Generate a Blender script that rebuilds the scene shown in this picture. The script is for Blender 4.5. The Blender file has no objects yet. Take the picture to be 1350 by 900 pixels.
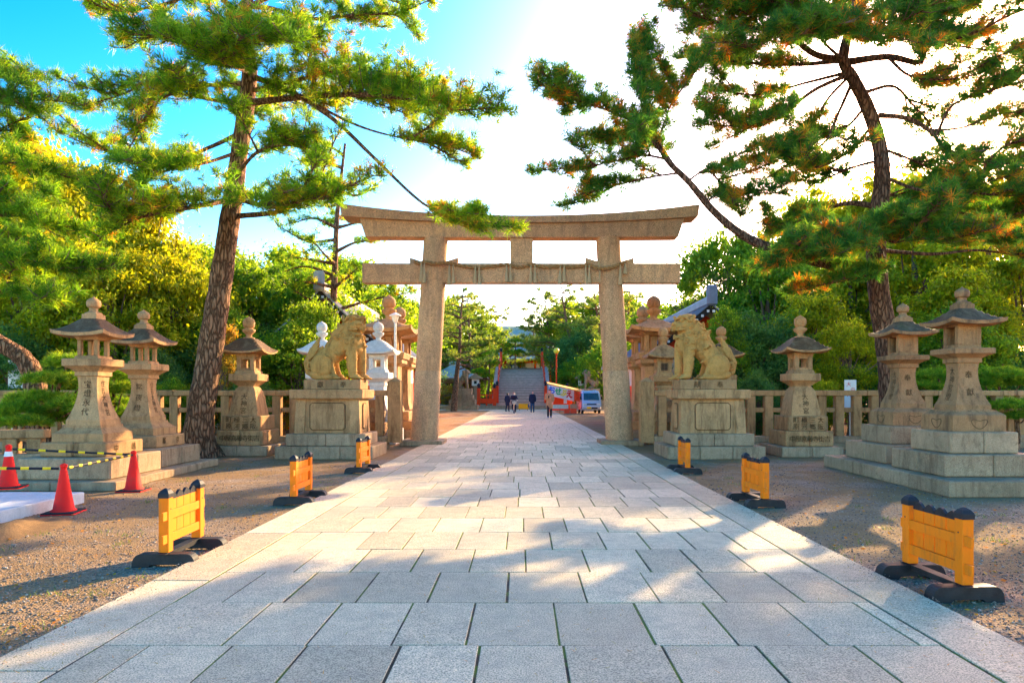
import bpy, bmesh, math, random
import numpy as np
from mathutils import Vector, Matrix, Quaternion

R = math.radians
sc = bpy.context.scene
col = sc.collection

# ------------------------------------------------------------------ camera, sky, sun, exposure
F, CX, HY, CH = 880.0, 688.0, 520.0, 1.5          # focal length in photo pixels, vanishing point, eye height
cam_d = bpy.data.cameras.new('camera')
cam = bpy.data.objects.new('camera', cam_d); col.objects.link(cam)
cam.location = (0, 0, CH); cam.rotation_euler = (R(90), 0, 0)
cam_d.sensor_width = 36; cam_d.lens = F / 1350 * 36
cam_d.shift_x = (675 - CX) / 1350; cam_d.shift_y = (HY - 450) / 1350
cam_d.clip_end = 3000; cam_d.clip_start = .05
sc.camera = cam

SUN_AZ = math.atan2(612, 880); SUN_EL = R(20.7)
SUN = Vector((math.sin(SUN_AZ) * math.cos(SUN_EL), math.cos(SUN_AZ) * math.cos(SUN_EL), math.sin(SUN_EL)))
w = bpy.data.worlds.new('World'); sc.world = w; w.use_nodes = True
nt = w.node_tree; nt.nodes.clear()
sky = nt.nodes.new('ShaderNodeTexSky'); sky.sky_type = 'NISHITA'; sky.sun_disc = False
sky.sun_elevation = SUN_EL; sky.sun_rotation = SUN_AZ
sky.air_density = 1.0; sky.dust_density = .95; sky.ozone_density = 3.2; sky.altitude = 0
hs = nt.nodes.new('ShaderNodeHueSaturation'); hs.inputs['Saturation'].default_value = 1.44
bg = nt.nodes.new('ShaderNodeBackground'); bg.inputs['Strength'].default_value = .15
wo = nt.nodes.new('ShaderNodeOutputWorld')
gm = nt.nodes.new('ShaderNodeGamma'); gm.inputs[1].default_value = 1.5          # deeper blue away from the sun, creamier towards it
tn = nt.nodes.new('ShaderNodeMix'); tn.data_type = 'RGBA'; tn.blend_type = 'MULTIPLY'; tn.clamp_result = False
tn.inputs[0].default_value = 1; tn.inputs[7].default_value = (.45 * 1.78, .45, .45 * .65, 1)
nt.links.new(sky.outputs[0], hs.inputs['Color']); nt.links.new(hs.outputs[0], gm.inputs[0]); nt.links.new(gm.outputs[0], tn.inputs[6]); nt.links.new(tn.outputs[2], bg.inputs['Color']); nt.links.new(bg.outputs[0], wo.inputs[0])
sun_d = bpy.data.lights.new('sun', 'SUN'); sun_d.energy = 2.0; sun_d.angle = R(.6); sun_d.color = (1, .74, .40)
sun = bpy.data.objects.new('sun', sun_d); col.objects.link(sun)
sun.rotation_euler = SUN.to_track_quat('Z', 'Y').to_euler(); sun.location = SUN * 60
vs = sc.view_settings
vs.view_transform = 'Standard'; vs.look = 'None'; vs.gamma = 1; vs.use_curve_mapping = False
vs.exposure = 2.85
sc.cycles.max_bounces = 8; sc.cycles.transparent_max_bounces = 8

# ------------------------------------------------------------------ helpers
def P(px, py, d): return Vector(((px - CX) * d / F, d, CH + (HY - py) * d / F))
def G(px, py): d = F * CH / (py - HY); return ((px - CX) * d / F, d)

def tag(o, label=None, cat=None, group=None, kind=None):
    if label: o['label'] = label
    if cat: o['category'] = cat
    if group: o['group'] = group
    if kind: o['kind'] = kind
    return o

def empty(name, loc=(0, 0, 0), rz=0, label=None, cat=None, group=None):
    o = bpy.data.objects.new(name, None); col.objects.link(o)
    o.location = loc; o.rotation_euler = (0, 0, rz); o.empty_display_size = .2
    return tag(o, label, cat, group)

def obj(name, me, parent=None, loc=None, rot=None, mat=None):
    o = bpy.data.objects.new(name, me); col.objects.link(o)
    if parent is not None: o.parent = parent
    if loc is not None: o.location = loc
    if rot is not None: o.rotation_euler = rot
    if mat is not None: me.materials.append(mat)
    return o

def copy_tree(o, parent=None):
    c = o.copy(); col.objects.link(c)
    if parent is not None: c.parent = parent
    for ch in [x for x in KIDS.get(o.name, [])]: copy_tree(ch, c)
    return c
KIDS = {}
def index_kids():
    KIDS.clear()
    for o in sc.objects:
        if o.parent: KIDS.setdefault(o.parent.name, []).append(o)

def place(root, loc, rz=0, label=None, s=None, group=None):
    c = copy_tree(root); c.location = loc; c.rotation_euler = (0, 0, rz)
    if s is not None: c.scale = (s, s, s) if isinstance(s, (int, float)) else s
    if label: c['label'] = label
    if group: c['group'] = group
    return c

# chamfered box topology, worked out once
def _ctop():
    idx = {}; vs_ = []
    for sx in (-1, 1):
        for sy in (-1, 1):
            for sz in (-1, 1):
                for k in range(3): idx[(sx, sy, sz, k)] = len(vs_); vs_.append((sx, sy, sz, k))
    S = (-1, 1); f = []
    for a in S:
        f.append([idx[(x, y, a, 0)] for x, y in ((-1, -1), (1, -1), (1, 1), (-1, 1))])
        f.append([idx[(x, a, z, 1)] for x, z in ((-1, -1), (1, -1), (1, 1), (-1, 1))])
        f.append([idx[(a, y, z, 2)] for y, z in ((-1, -1), (1, -1), (1, 1), (-1, 1))])
    for a in S:
        for b in S:
            f.append([idx[(-1, a, b, 0)], idx[(1, a, b, 0)], idx[(1, a, b, 1)], idx[(-1, a, b, 1)]])
            f.append([idx[(a, -1, b, 0)], idx[(a, 1, b, 0)], idx[(a, 1, b, 2)], idx[(a, -1, b, 2)]])
            f.append([idx[(a, b, -1, 1)], idx[(a, b, 1, 1)], idx[(a, b, 1, 2)], idx[(a, b, -1, 2)]])
            for c in S: f.append([idx[(a, b, c, k)] for k in range(3)])
    def co(v, h, c):
        sx, sy, sz, k = v
        d = [c, c, c]; d[(2, 1, 0)[k]] = 0
        return Vector((sx * (h[0] - d[0]), sy * (h[1] - d[1]), sz * (h[2] - d[2])))
    out = []
    for q in f:
        p = [co(vs_[i], (1, 1, 1), .2) for i in q]
        n = (p[1] - p[0]).cross(p[2] - p[0]); ce = sum(p, Vector()) / len(p)
        out.append(q if n.dot(ce) > 0 else q[::-1])
    return vs_, out, co
_CV, _CF, _CC = _ctop()

class B:
    def __init__(s): s.v = []; s.f = []; s.m = []
    def add(s, vs_, fs, m=0):
        n = len(s.v); s.v += [tuple(p) for p in vs_]; s.f += [[i + n for i in q] for q in fs]; s.m += [m] * len(fs); return s
    def box(s, x0, x1, y0, y1, z0, z1, ch=0, m=0, rot=None):
        h = ((x1 - x0) / 2, (y1 - y0) / 2, (z1 - z0) / 2); c = Vector(((x0 + x1) / 2, (y0 + y1) / 2, (z0 + z1) / 2))
        if ch:
            ps = [_CC(v, h, min(ch, min(h) * .9)) for v in _CV]; fs = _CF
        else:
            ps = [Vector((a * h[0], b * h[1], d * h[2])) for d in (-1, 1) for a, b in ((-1, -1), (1, -1), (1, 1), (-1, 1))]
            fs = [[3, 2, 1, 0], [4, 5, 6, 7]] + [[i, (i + 1) % 4, (i + 1) % 4 + 4, i + 4] for i in range(4)]
        if rot is not None: ps = [rot @ p for p in ps]
        return s.add([p + c for p in ps], fs, m)
    def rings(s, rs, m=0, cap=True, closed=True):
        n = len(rs[0]); vs_ = [p for r in rs for p in r]; fs = []
        for k in range(len(rs) - 1):
            for i in range(n if closed else n - 1):
                j = (i + 1) % n; fs.append([k * n + i, k * n + j, (k + 1) * n + j, (k + 1) * n + i])
        if cap: fs.append(list(range(n))[::-1]); fs.append([(len(rs) - 1) * n + i for i in range(n)])
        return s.add(vs_, fs, m)
    def sq(s, prof, cx=0, cy=0, m=0, rx=1, ry=1):
        return s.rings([[(cx + a * h * rx, cy + b * h * ry, z) for a, b in ((-1, -1), (1, -1), (1, 1), (-1, 1))] for z, h in prof], m)
    def lathe(s, prof, cx=0, cy=0, n=20, m=0, ph=0):
        return s.rings([[(cx + h * math.cos(ph + 2 * math.pi * i / n), cy + h * math.sin(ph + 2 * math.pi * i / n), z) for i in range(n)] for z, h in prof], m)
    def tube(s, pts, rad, n=8, m=0, cap=True):
        pts = [Vector(p) for p in pts]; rs = []
        if isinstance(rad, (int, float)): rad = [rad] * len(pts)
        u = None
        for i, p in enumerate(pts):
            t = (pts[min(i + 1, len(pts) - 1)] - pts[max(i - 1, 0)]).normalized()
            if u is None: u = t.orthogonal().normalized()
            u = (u - t * u.dot(t)).normalized(); v = t.cross(u)
            rs.append([p + (u * math.cos(2 * math.pi * k / n) + v * math.sin(2 * math.pi * k / n)) * rad[i] for k in range(n)])
        return s.rings(rs, m, cap)
    def prism(s, poly, y0, y1, m=0):          # outline in x-z, extruded along y
        n = len(poly)
        return s.add([(x, y0, z) for x, z in poly] + [(x, y1, z) for x, z in poly],
                     [list(range(n)), [n + i for i in range(n)][::-1]] + [[(i + 1) % n, i, n + i, n + (i + 1) % n] for i in range(n)], m)
    def mesh(s, name, mats, smooth=None):
        me = bpy.data.meshes.new(name); me.from_pydata(s.v, [], s.f)
        for mt in (mats if isinstance(mats, (list, tuple)) else [mats]): me.materials.append(mt)
        if any(s.m): me.polygons.foreach_set('material_index', s.m)
        if smooth:
            me.polygons.foreach_set('use_smooth', [True] * len(s.f)); me.set_sharp_from_angle(angle=R(smooth))
        me.update(); return me
    def build(s, name, mats, parent=None, smooth=None, loc=None, rot=None):
        return obj(name, s.mesh(name, mats, smooth), parent, loc, rot)

def catmull(pts, n=6):
    pts = [Vector(p) for p in pts]
    if len(pts) < 3: return [pts[0].lerp(pts[-1], i / n) for i in range(n + 1)]
    q = [pts[0] * 2 - pts[1]] + pts + [pts[-1] * 2 - pts[-2]]; out = []
    for i in range(1, len(q) - 2):
        a, b, c, d = q[i - 1:i + 3]
        for k in range(n):
            t = k / n
            out.append(.5 * ((2 * b) + (c - a) * t + (2 * a - 5 * b + 4 * c - d) * t * t + (3 * b - a - 3 * c + d) * t ** 3))
    return out + [pts[-1]]

# ------------------------------------------------------------------ materials
def newmat(name):
    m = bpy.data.materials.new(name); m.use_nodes = True; t = m.node_tree; t.nodes.clear()
    o = t.nodes.new('ShaderNodeOutputMaterial'); return m, t, o
def nd(t, ty, ins=None, **kw):
    n = t.nodes.new('ShaderNode' + ty)
    for k, v in kw.items(): setattr(n, k, v)
    for k, v in (ins or {}).items():
        if hasattr(v, 'is_linked'): t.links.new(v, n.inputs[k])
        else: n.inputs[k].default_value = v
    return n
def c4(c): return (c[0], c[1], c[2], 1)
def ramp(t, fac, stops):
    r = t.nodes.new('ShaderNodeValToRGB'); t.links.new(fac, r.inputs[0]); e = r.color_ramp.elements
    while len(e) < len(stops): e.new(.5)
    for el, (p, c) in zip(e, stops): el.position = p; el.color = c4(c) if not isinstance(c, (int, float)) else (c, c, c, 1)
    return r.outputs[0]
def mixc(t, fac, a, b, mode='MIX'):
    n = t.nodes.new('ShaderNodeMix'); n.data_type = 'RGBA'; n.blend_type = mode
    for s, v in ((n.inputs[0], fac), (n.inputs[6], a), (n.inputs[7], b)):
        if hasattr(v, 'is_linked'): t.links.new(v, s)
        else: s.default_value = v if isinstance(v, (int, float)) else c4(v)
    return n.outputs[2]
def noise(t, vec, scale, detail=4, rough=.6, dist=0):
    return nd(t, 'TexNoise', {'Vector': vec, 'Scale': scale, 'Detail': detail, 'Roughness': rough, 'Distortion': dist}).outputs['Fac']
def mapping(t, vec, sc_): return nd(t, 'Mapping', {'Vector': vec, 'Scale': sc_}).outputs[0]

def stone(name, c, var=.22, big=1.3, speck=.25, stain=.5, stc=(.10, .075, .05), moss=0, mossc=(.12, .13, .04), rough=.85, bump=.35, rv=.12, bs=55, spk=130, spec=.12):
    m, t, o = newmat(name)
    pos = nd(t, 'NewGeometry').outputs['Position']
    oi = nd(t, 'ObjectInfo').outputs['Random']
    a = [x * (1 - var) for x in c]; b = [min(1, x * (1 + var)) for x in c]
    k = ramp(t, noise(t, pos, big, 5, .62), [(.3, a), (.7, b)])
    k = mixc(t, .5, k, ramp(t, noise(t, pos, 9, 4, .7), [(.3, [x * .72 for x in c]), (.72, [min(1, x * 1.22) for x in c])]))
    if rv: k = mixc(t, 1, k, ramp(t, oi, [(0, 1 - rv), (1, 1 + rv)]), 'MULTIPLY')
    if speck: k = mixc(t, 1, k, ramp(t, noise(t, pos, spk, 2, .7), [(.36, 1 - speck * 1.7), (.5, 1), (.68, 1 + speck)]), 'MULTIPLY')
    if stain:
        s_ = ramp(t, noise(t, mapping(t, pos, (3.2, 3.2, .55)), 1.6, 6, .7, .3), [(.5, 0), (.72, 1)])
        s2 = ramp(t, noise(t, pos, 3.3, 6, .75), [(.56, 0), (.75, 1)])
        fac = nd(t, 'Math', {0: nd(t, 'Math', {0: s_, 1: s2}, operation='MAXIMUM').outputs[0], 1: stain}, operation='MULTIPLY').outputs[0]
        k = mixc(t, fac, k, stc)
    if moss:
        f = nd(t, 'Math', {0: ramp(t, noise(t, pos, 2.1, 6, .75), [(.55, 0), (.7, 1)]), 1: moss}, operation='MULTIPLY').outputs[0]
        k = mixc(t, f, k, mossc)
    hgt = nd(t, 'Math', {0: noise(t, pos, bs, 4, .7), 1: noise(t, pos, 7, 4, .6)}, operation='ADD').outputs[0]
    bp = nd(t, 'Bump', {'Strength': bump, 'Distance': .02, 'Height': hgt})
    p = nd(t, 'BsdfPrincipled', {'Base Color': k, 'Roughness': rough, 'Normal': bp.outputs[0]})
    p.inputs['Specular IOR Level'].default_value = spec
    t.links.new(p.outputs[0], o.inputs[0]); return m

def plain(name, c, rough=.5, metal=0, var=.12, scale=6, bump=.05, bs=60, coat=0, emit=0, grain=None, spec=.22, dirt=0):
    m, t, o = newmat(name)
    pos = nd(t, 'NewGeometry').outputs['Position']
    if grain: pos = mapping(t, pos, grain)
    k = ramp(t, noise(t, pos, scale, 5, .65), [(.3, [x * (1 - var) for x in c]), (.72, [min(1, x * (1 + var)) for x in c])])
    if dirt:
        f = nd(t, 'Math', {0: ramp(t, noise(t, pos, 9, 6, .75), [(.52, 0), (.72, 1)]), 1: dirt}, operation='MULTIPLY').outputs[0]
        k = mixc(t, f, k, (.16, .10, .05))
    bp = nd(t, 'Bump', {'Strength': bump, 'Distance': .01, 'Height': noise(t, pos, bs, 3, .6)})
    p = nd(t, 'BsdfPrincipled', {'Base Color': k, 'Roughness': rough, 'Metallic': metal, 'Normal': bp.outputs[0], 'Coat Weight': coat})
    p.inputs['Specular IOR Level'].default_value = spec
    if emit: p.inputs['Emission Color'].default_value = c4(c); p.inputs['Emission Strength'].default_value = emit
    t.links.new(p.outputs[0], o.inputs[0]); return m

def leafmat(name, stops, trans=.5, islands=.35, rough=.55):
    m, t, o = newmat(name)
    at = nd(t, 'Attribute', attribute_name='tint').outputs['Fac']
    isl = nd(t, 'NewGeometry').outputs['Random Per Island']
    k = ramp(t, at, stops)
    k = mixc(t, 1, k, ramp(t, isl, [(0, 1 - islands), (1, 1 + islands)]), 'MULTIPLY')
    d = nd(t, 'BsdfPrincipled', {'Base Color': k, 'Roughness': rough}); d.inputs['Specular IOR Level'].default_value = .25
    kt = mixc(t, 1, k, (1.5, 1.45, .55), 'MULTIPLY')
    tr = nd(t, 'BsdfTranslucent', {'Color': kt})
    mx = nd(t, 'MixShader', {0: trans, 1: d.outputs[0], 2: tr.outputs[0]})
    t.links.new(mx.outputs[0], o.inputs[0]); return m

def barkmat(name, c, c2, sc_=(9, 9, 2.2)):
    m, t, o = newmat(name)
    pos = nd(t, 'NewGeometry').outputs['Position']
    mp = mapping(t, pos, sc_)
    v = nd(t, 'TexVoronoi', {'Vector': nd(t, 'Vector' + 'Math', {0: mp, 1: nd(t, 'TexNoise', {'Vector': mp, 'Scale': 1.3, 'Detail': 3}).outputs['Color']}, operation='ADD').outputs[0], 'Scale': 1.5}, feature='DISTANCE_TO_EDGE').outputs['Distance']
    n1 = noise(t, mp, 3, 5, .7)
    plate = ramp(t, v, [(0, 0), (.22, 1)])
    k = mixc(t, plate, [x * .28 for x in c], ramp(t, n1, [(.3, c), (.7, c2)]))
    hgt = nd(t, 'Math', {0: plate, 1: nd(t, 'Math', {0: n1, 1: .5}, operation='MULTIPLY').outputs[0]}, operation='ADD').outputs[0]
    bp = nd(t, 'Bump', {'Strength': .9, 'Distance': .05, 'Height': hgt})
    p = nd(t, 'BsdfPrincipled', {'Base Color': k, 'Roughness': .9, 'Normal': bp.outputs[0]}); p.inputs['Specular IOR Level'].default_value = .15
    t.links.new(p.outputs[0], o.inputs[0]); return m

M = {}
M['stone'] = stone('weathered_tan_stone', (.47, .265, .115), var=.30, stain=.9, stc=(.115, .06, .028), moss=.10)
M['stone_backlit'] = stone('backlit_brown_stone', (.38, .205, .09), var=.32, stain=.95, stc=(.07, .045, .03), moss=.08)  # darker copy of the tan stone, backlit shade put into the colour
M['stone_grey'] = stone('grey_plinth_stone', (.42, .285, .165), var=.28, stain=.8, stc=(.13, .078, .042), moss=.12)
M['torii'] = stone('torii_granite', (.60, .36, .19), var=.2, speck=.45, stain=.6, stc=(.16, .12, .09), spk=75, big=.7)
M['gold'] = stone('lion_sandstone', (.50, .27, .075), stain=.75, stc=(.13, .065, .02), speck=.2, moss=.25, mossc=(.16, .14, .05), bump=.5)
M['white_granite'] = stone('white_granite', (.68, .66, .62), stain=.12, speck=.15, var=.08)
M['roofdark'] = stone('lichen_dark_roof_stone', (.12, .072, .038), stain=.5, stc=(.32, .24, .14), moss=.3, speck=.3)
M['carve'] = plain('carved_dark_letter', (.11, .066, .032), .95, bump=0)
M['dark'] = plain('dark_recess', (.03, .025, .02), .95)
M['concrete'] = stone('pale_concrete', (.60, .62, .62), var=.08, speck=.1, stain=.15, bump=.15)
M['slab'] = stone('path_granite', (.70, .555, .345), var=.16, big=.6, speck=.34, stain=.4, stc=(.34, .26, .19), rv=.2, bump=.25, spk=110, rough=.72)
M['yellow'] = plain('yellow_orange_paint', (.93, .21, .002), .65, var=.08, scale=5, bump=.12, grain=(1, 1, .25), dirt=.45)
M['black'] = plain('black_paint', (.022, .022, .026), .55, var=.3)
M['blackwood'] = plain('black_painted_wood', (.03, .028, .028), .6, var=.45, bump=.15)
M['conered'] = plain('red_cone_plastic', (.90, .018, .012), .7, var=.06, dirt=.25)
M['rubber'] = plain('black_rubber', (.03, .03, .03), .8)
M['pole_yellow'] = plain('pole_yellow', (.85, .6, .02), .4)
M['verm'] = plain('vermilion_paint', (.86, .065, .010), .65, var=.1)
M['vermdark'] = plain('red_crate', (.78, .09, .03), .5)
M['board_orange'] = plain('orange_board', (.95, .42, .01), .6)
M['white'] = plain('white_paint', (.78, .77, .74), .6, var=.05)
M['plaster'] = plain('white_plaster', (.72, .68, .6), .85, var=.08)
M['tile'] = plain('grey_roof_tile', (.34, .33, .32), .55, var=.2, scale=2)
M['tileblue'] = plain('blue_grey_roof_tile', (.17, .21, .27), .5, var=.2, scale=2)
M['copper'] = plain('green_copper_roof', (.36, .40, .34), .6, var=.2, scale=1.5)
M['bark_old'] = plain('bark_roof', (.22, .19, .15), .9, var=.2)
M['wood'] = plain('brown_wood', (.19, .11, .06), .7, var=.25, scale=4)
M['bridge_step'] = plain('weathered_step_timber', (.64, .42, .32), .8, var=.2, scale=3, bump=.3)
M['rope'] = plain('straw_rope', (.34, .19, .075), .9, var=.3, scale=20, bump=.5)
M['straw'] = plain('straw_tassel', (.46, .34, .19), .9, var=.25, scale=18, bump=.4, grain=(6, 6, 1))
M['sand'] = stone('brown_sand', (.24, .14, .06), stain=.3, speck=.3, bump=.5)
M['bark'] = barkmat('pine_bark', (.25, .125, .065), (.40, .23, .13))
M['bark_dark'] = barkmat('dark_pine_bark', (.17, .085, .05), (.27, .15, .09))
M['bark_far'] = plain('branch_bark', (.16, .105, .07), .9, var=.3, scale=4)
M['metal'] = plain('grey_metal', (.5, .52, .53), .4, metal=.6)
M['chrome'] = plain('bicycle_metal', (.55, .56, .57), .3, metal=.8)
M['van'] = plain('pale_blue_silver_car_paint', (.62, .70, .78), .25, metal=.35, var=.03, coat=.6)
M['glass'] = plain('tinted_glass', (.03, .11, .15), .05, spec=.6, var=.3, scale=1.5, bump=0)
M['lampglass'] = plain('headlight_glass', (.75, .72, .6), .15)
M['globe'] = plain('yellow_lamp_globe', (.9, .68, .05), .35)
M['orange_cloth'] = plain('orange_awning_cloth', (.90, .38, .06), .8)
M['blue_letter'] = plain('blue_print', (.02, .16, .75), .7)
M['green_letter'] = plain('green_print', (.03, .45, .18), .7)
M['yellow_letter'] = plain('yellow_print', (.9, .72, .03), .7)
M['red_letter'] = plain('red_print', (.8, .03, .02), .7)
M['pink_cloth'] = plain('pink_cloth', (.85, .5, .42), .8)
M['cloth_green'] = plain('pale_green_cloth', (.5, .72, .58), .8)
M['card'] = plain('cardboard', (.5, .3, .16), .85)
M['skin'] = plain('skin', (.70, .44, .32), .55, var=.04)
M['hair_black'] = plain('black_hair', (.02, .016, .014), .6)
M['hair_brown'] = plain('brown_hair', (.14, .07, .035), .6)
M['navy'] = plain('navy_cloth', (.02, .028, .06), .85)
M['darkgrey'] = plain('dark_grey_cloth', (.035, .035, .045), .85)
M['jeans'] = plain('blue_jeans', (.045, .085, .17), .85)
M['beige'] = plain('beige_coat_cloth', (.50, .32, .17), .85)
M['shoe_blue'] = plain('blue_shoe', (.05, .12, .35), .7)
M['L_pine_lit'] = leafmat('sunlit_pine_needles', [(0, (0.062, 0.175, 0.015)), (.4, (0.163, 0.338, 0.020)), (.75, (0.338, 0.463, 0.025)), (.95, (0.500, 0.450, 0.031)), (1, (0.525, 0.200, 0.037))], .58)  # bright yellow-green of sunlit needles put into the colour
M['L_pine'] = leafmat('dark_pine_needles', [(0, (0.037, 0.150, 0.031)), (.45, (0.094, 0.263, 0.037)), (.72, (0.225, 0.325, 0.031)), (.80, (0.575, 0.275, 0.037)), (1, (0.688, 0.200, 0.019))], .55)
M['L_pine_far'] = leafmat('far_pine_needles', [(0, (0.100, 0.175, 0.037)), (.6, (0.200, 0.300, 0.050)), (1, (0.375, 0.362, 0.062))], .5)
M['L_garden'] = leafmat('garden_pine_needles', [(0, (.07, .17, .012)), (.6, (.17, .31, .018)), (1, (.34, .40, .03))], .55)
M['L_yellow'] = leafmat('yellow_green_leaves', [(0, (.15, .23, .012)), (.5, (.36, .39, .012)), (1, (.62, .51, .014))], .6)
M['L_green'] = leafmat('mid_green_leaves', [(0, (0.081, 0.196, 0.021)), (.55, (0.207, 0.345, 0.021)), (1, (0.414, 0.471, 0.025))], .58)
M['L_dark'] = leafmat('dark_green_leaves', [(0, (0.053, 0.143, 0.045)), (.6, (0.112, 0.247, 0.054)), (1, (0.270, 0.375, 0.045))], .48)
M['L_autumn'] = leafmat('autumn_leaves', [(0, (.18, .22, .03)), (.5, (.38, .26, .03)), (1, (.58, .19, .02))], .55)
M['L_grass'] = leafmat('grass_blades', [(0, (.07, .15, .012)), (1, (.24, .29, .03))], .4)

# ------------------------------------------------------------------ lettering outlines, one mesh per character
CHARS = '中屋喜藤寺街吉大三極町阪郷河原奉獻献住常夜燈宝嶋郡京神宮おせぶえ永代月'
def char_shapes():
    obs = {}
    for c in sorted(set(CHARS)):
        cu = bpy.data.curves.new('t', 'FONT'); cu.body = c; cu.resolution_u = 3
        o = bpy.data.objects.new('t', cu); col.objects.link(o); obs[c] = o
    dg = bpy.context.evaluated_depsgraph_get(); out = {}
    for c, o in obs.items():
        me = bpy.data.meshes.new_from_object(o.evaluated_get(dg))
        v = np.array([x.co[:2] for x in me.vertices] or [(0, 0)]); f = [list(p.vertices) for p in me.polygons]
        if len(f): v = (v - (v.min(0) + v.max(0)) / 2) / max(1e-6, (v.max(0) - v.min(0)).max())
        out[c] = (v, f); bpy.data.meshes.remove(me)
    for o in obs.values():
        cu = o.data; bpy.data.objects.remove(o); bpy.data.curves.remove(cu)
    return out
CS = char_shapes()
def lettering(name, parent, items, fn, mat):       # items: (char, u, v, size); fn maps (u, v) onto the surface
    if name == 'inscription' and len(items) > 1:       # each carved character is a piece of its own
        return [lettering('carved_character', parent, [q], fn, mat) for q in items][-1]
    b = B()
    for c, u, v, s in items:
        vs_, f = CS[c]
        for du, dv in ((0, 0), (.010, 0)): b.add([fn(u + (p[0] + du) * s, v + (p[1] + dv) * s) for p in vs_], f)
    return b.build(name, mat, parent)
# ------------------------------------------------------------------ ground
def groundmat():
    m, t, o = newmat('gravel_and_sand')
    pos = nd(t, 'NewGeometry').outputs['Position']
    big = ramp(t, noise(t, pos, .55, 5, .65, .4), [(.47, 0), (.68, 1)])
    v = nd(t, 'TexVoronoi', {'Vector': pos, 'Scale': 60}); vd = v.outputs['Distance']; vc = v.outputs['Color']
    peb = ramp(t, nd(t, 'SeparateColor', {0: vc}).outputs[0], [(0, (.14, .11, .09)), (.35, (.28, .21, .155)), (.7, (.42, .305, .205)), (1, (.56, .45, .34))])
    sand = ramp(t, noise(t, pos, 30, 6, .8), [(.25, (.24, .14, .06)), (.75, (.46, .295, .145))])
    k = mixc(t, big, sand, peb)
    k = mixc(t, 1, k, ramp(t, noise(t, pos, 2.2, 5, .7), [(.25, .78), (.75, 1.18)]), 'MULTIPLY')
    hgt = nd(t, 'Math', {0: ramp(t, vd, [(0, 1), (.6, 0)]), 1: noise(t, pos, 25, 5, .7)}, operation='ADD').outputs[0]
    bp = nd(t, 'Bump', {'Strength': .8, 'Distance': .02, 'Height': hgt})
    p = nd(t, 'BsdfPrincipled', {'Base Color': k, 'Roughness': .95, 'Normal': bp.outputs[0]}); p.inputs['Specular IOR Level'].default_value = .06
    t.links.new(p.outputs[0], o.inputs[0]); return m
M['ground'] = groundmat()
g = B(); g.add([(-900, -300, 0), (900, -300, 0), (900, 1500, 0), (-900, 1500, 0)], [[0, 1, 2, 3]])
tag(g.build('ground', M['ground']), kind='structure')

# ------------------------------------------------------------------ paved path: slabs are parts
def jointmat():
    m, t, o = newmat('mossy_joint')
    pos = nd(t, 'NewGeometry').outputs['Position']
    k = ramp(t, noise(t, pos, 3.5, 5, .7), [(.36, (.035, .026, .016)), (.46, (.10, .06, .028)), (.53, (.11, .15, .012)), (.8, (.22, .26, .02))])
    p = nd(t, 'BsdfPrincipled', {'Base Color': k, 'Roughness': 1}); t.links.new(p.outputs[0], o.inputs[0]); return m
M['joint'] = jointmat()
random.seed(5)
pb = B(); pb.box(-2.88, 2.88, 1.5, 61.9, .004, .0415)
path = tag(pb.build('path', M['joint']), kind='structure')
def slab_box(b, x0, x1, y0, y1, top, tilt=0):
    b.box(x0, x1, y0, y1, .006, top, .007)
ROW = .8; far_b = B(); n_slab = 0
for r in range(76):
    y0 = 2.26 - .8 + .02 + r * ROW; y1 = y0 + ROW - .009
    xs = [-2.44]; off = random.uniform(-.1, .1) + (.24 if r % 2 else 0)
    xs.append(-2.44 + .36 + off)
    while xs[-1] < 2.44 - .62: xs.append(xs[-1] + random.uniform(.41, .57))
    xs.append(2.44)
    for i in range(len(xs) - 1):
        top = .0465 + random.uniform(-.002, .003); g_ = .0045 + random.uniform(0, .006)
        a, b_ = xs[i] + g_, xs[i + 1] - g_
        if r < 25:
            s_ = B(); cx, cy = (a + b_) / 2, (y0 + y1) / 2
            s_.box(a - cx, b_ - cx, y0 - cy, y1 - cy, -.04, 0, .003)
            o = s_.build('paving_slab', M['slab'], path, loc=(cx, cy, top), rot=(random.uniform(-.004, .004), random.uniform(-.005, .005), random.uniform(-.004, .004)))
        else: far_b.box(a, b_, y0, y1, .006, top, .003)
for sx in (-1, 1):
    y = 1.6
    while y < 62:
        l = random.uniform(1.5, 2.2); y1 = min(y + l, 62); top = .048 + random.uniform(-.003, .003)
        x0, x1 = sorted((sx * 2.452, sx * 2.9))
        if y < 22:
            s_ = B(); cx, cy = (x0 + x1) / 2, (y + y1) / 2
            s_.box(x0 - cx, x1 - cx, y - cy + .005, y1 - cy - .005, -.045, 0, .004)
            s_.build('edging_slab', M['slab'], path, loc=(cx, cy, top), rot=(random.uniform(-.003, .003), 0, 0))
        else: far_b.box(x0, x1, y + .004, y1 - .004, .006, top, .003)
        y = y1
tag(far_b.build('distant_slabs', M['slab'], path), kind='stuff')
# paved strip crossing at the foot of the bridge, and its kerb
cb = B(); cb.box(-14, 14, 62.1, 66, .004, .05); tag(cb.build('cross_path', M['slab']), kind='structure')
kb = B(); kb.box(-11, 9, 66.05, 66.6, 0, .22, .02); kb.box(-11, 9, 66.6, 80, 0, .40, .02)
tag(kb.build('pavement', M['stone_grey']), kind='structure')

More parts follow.
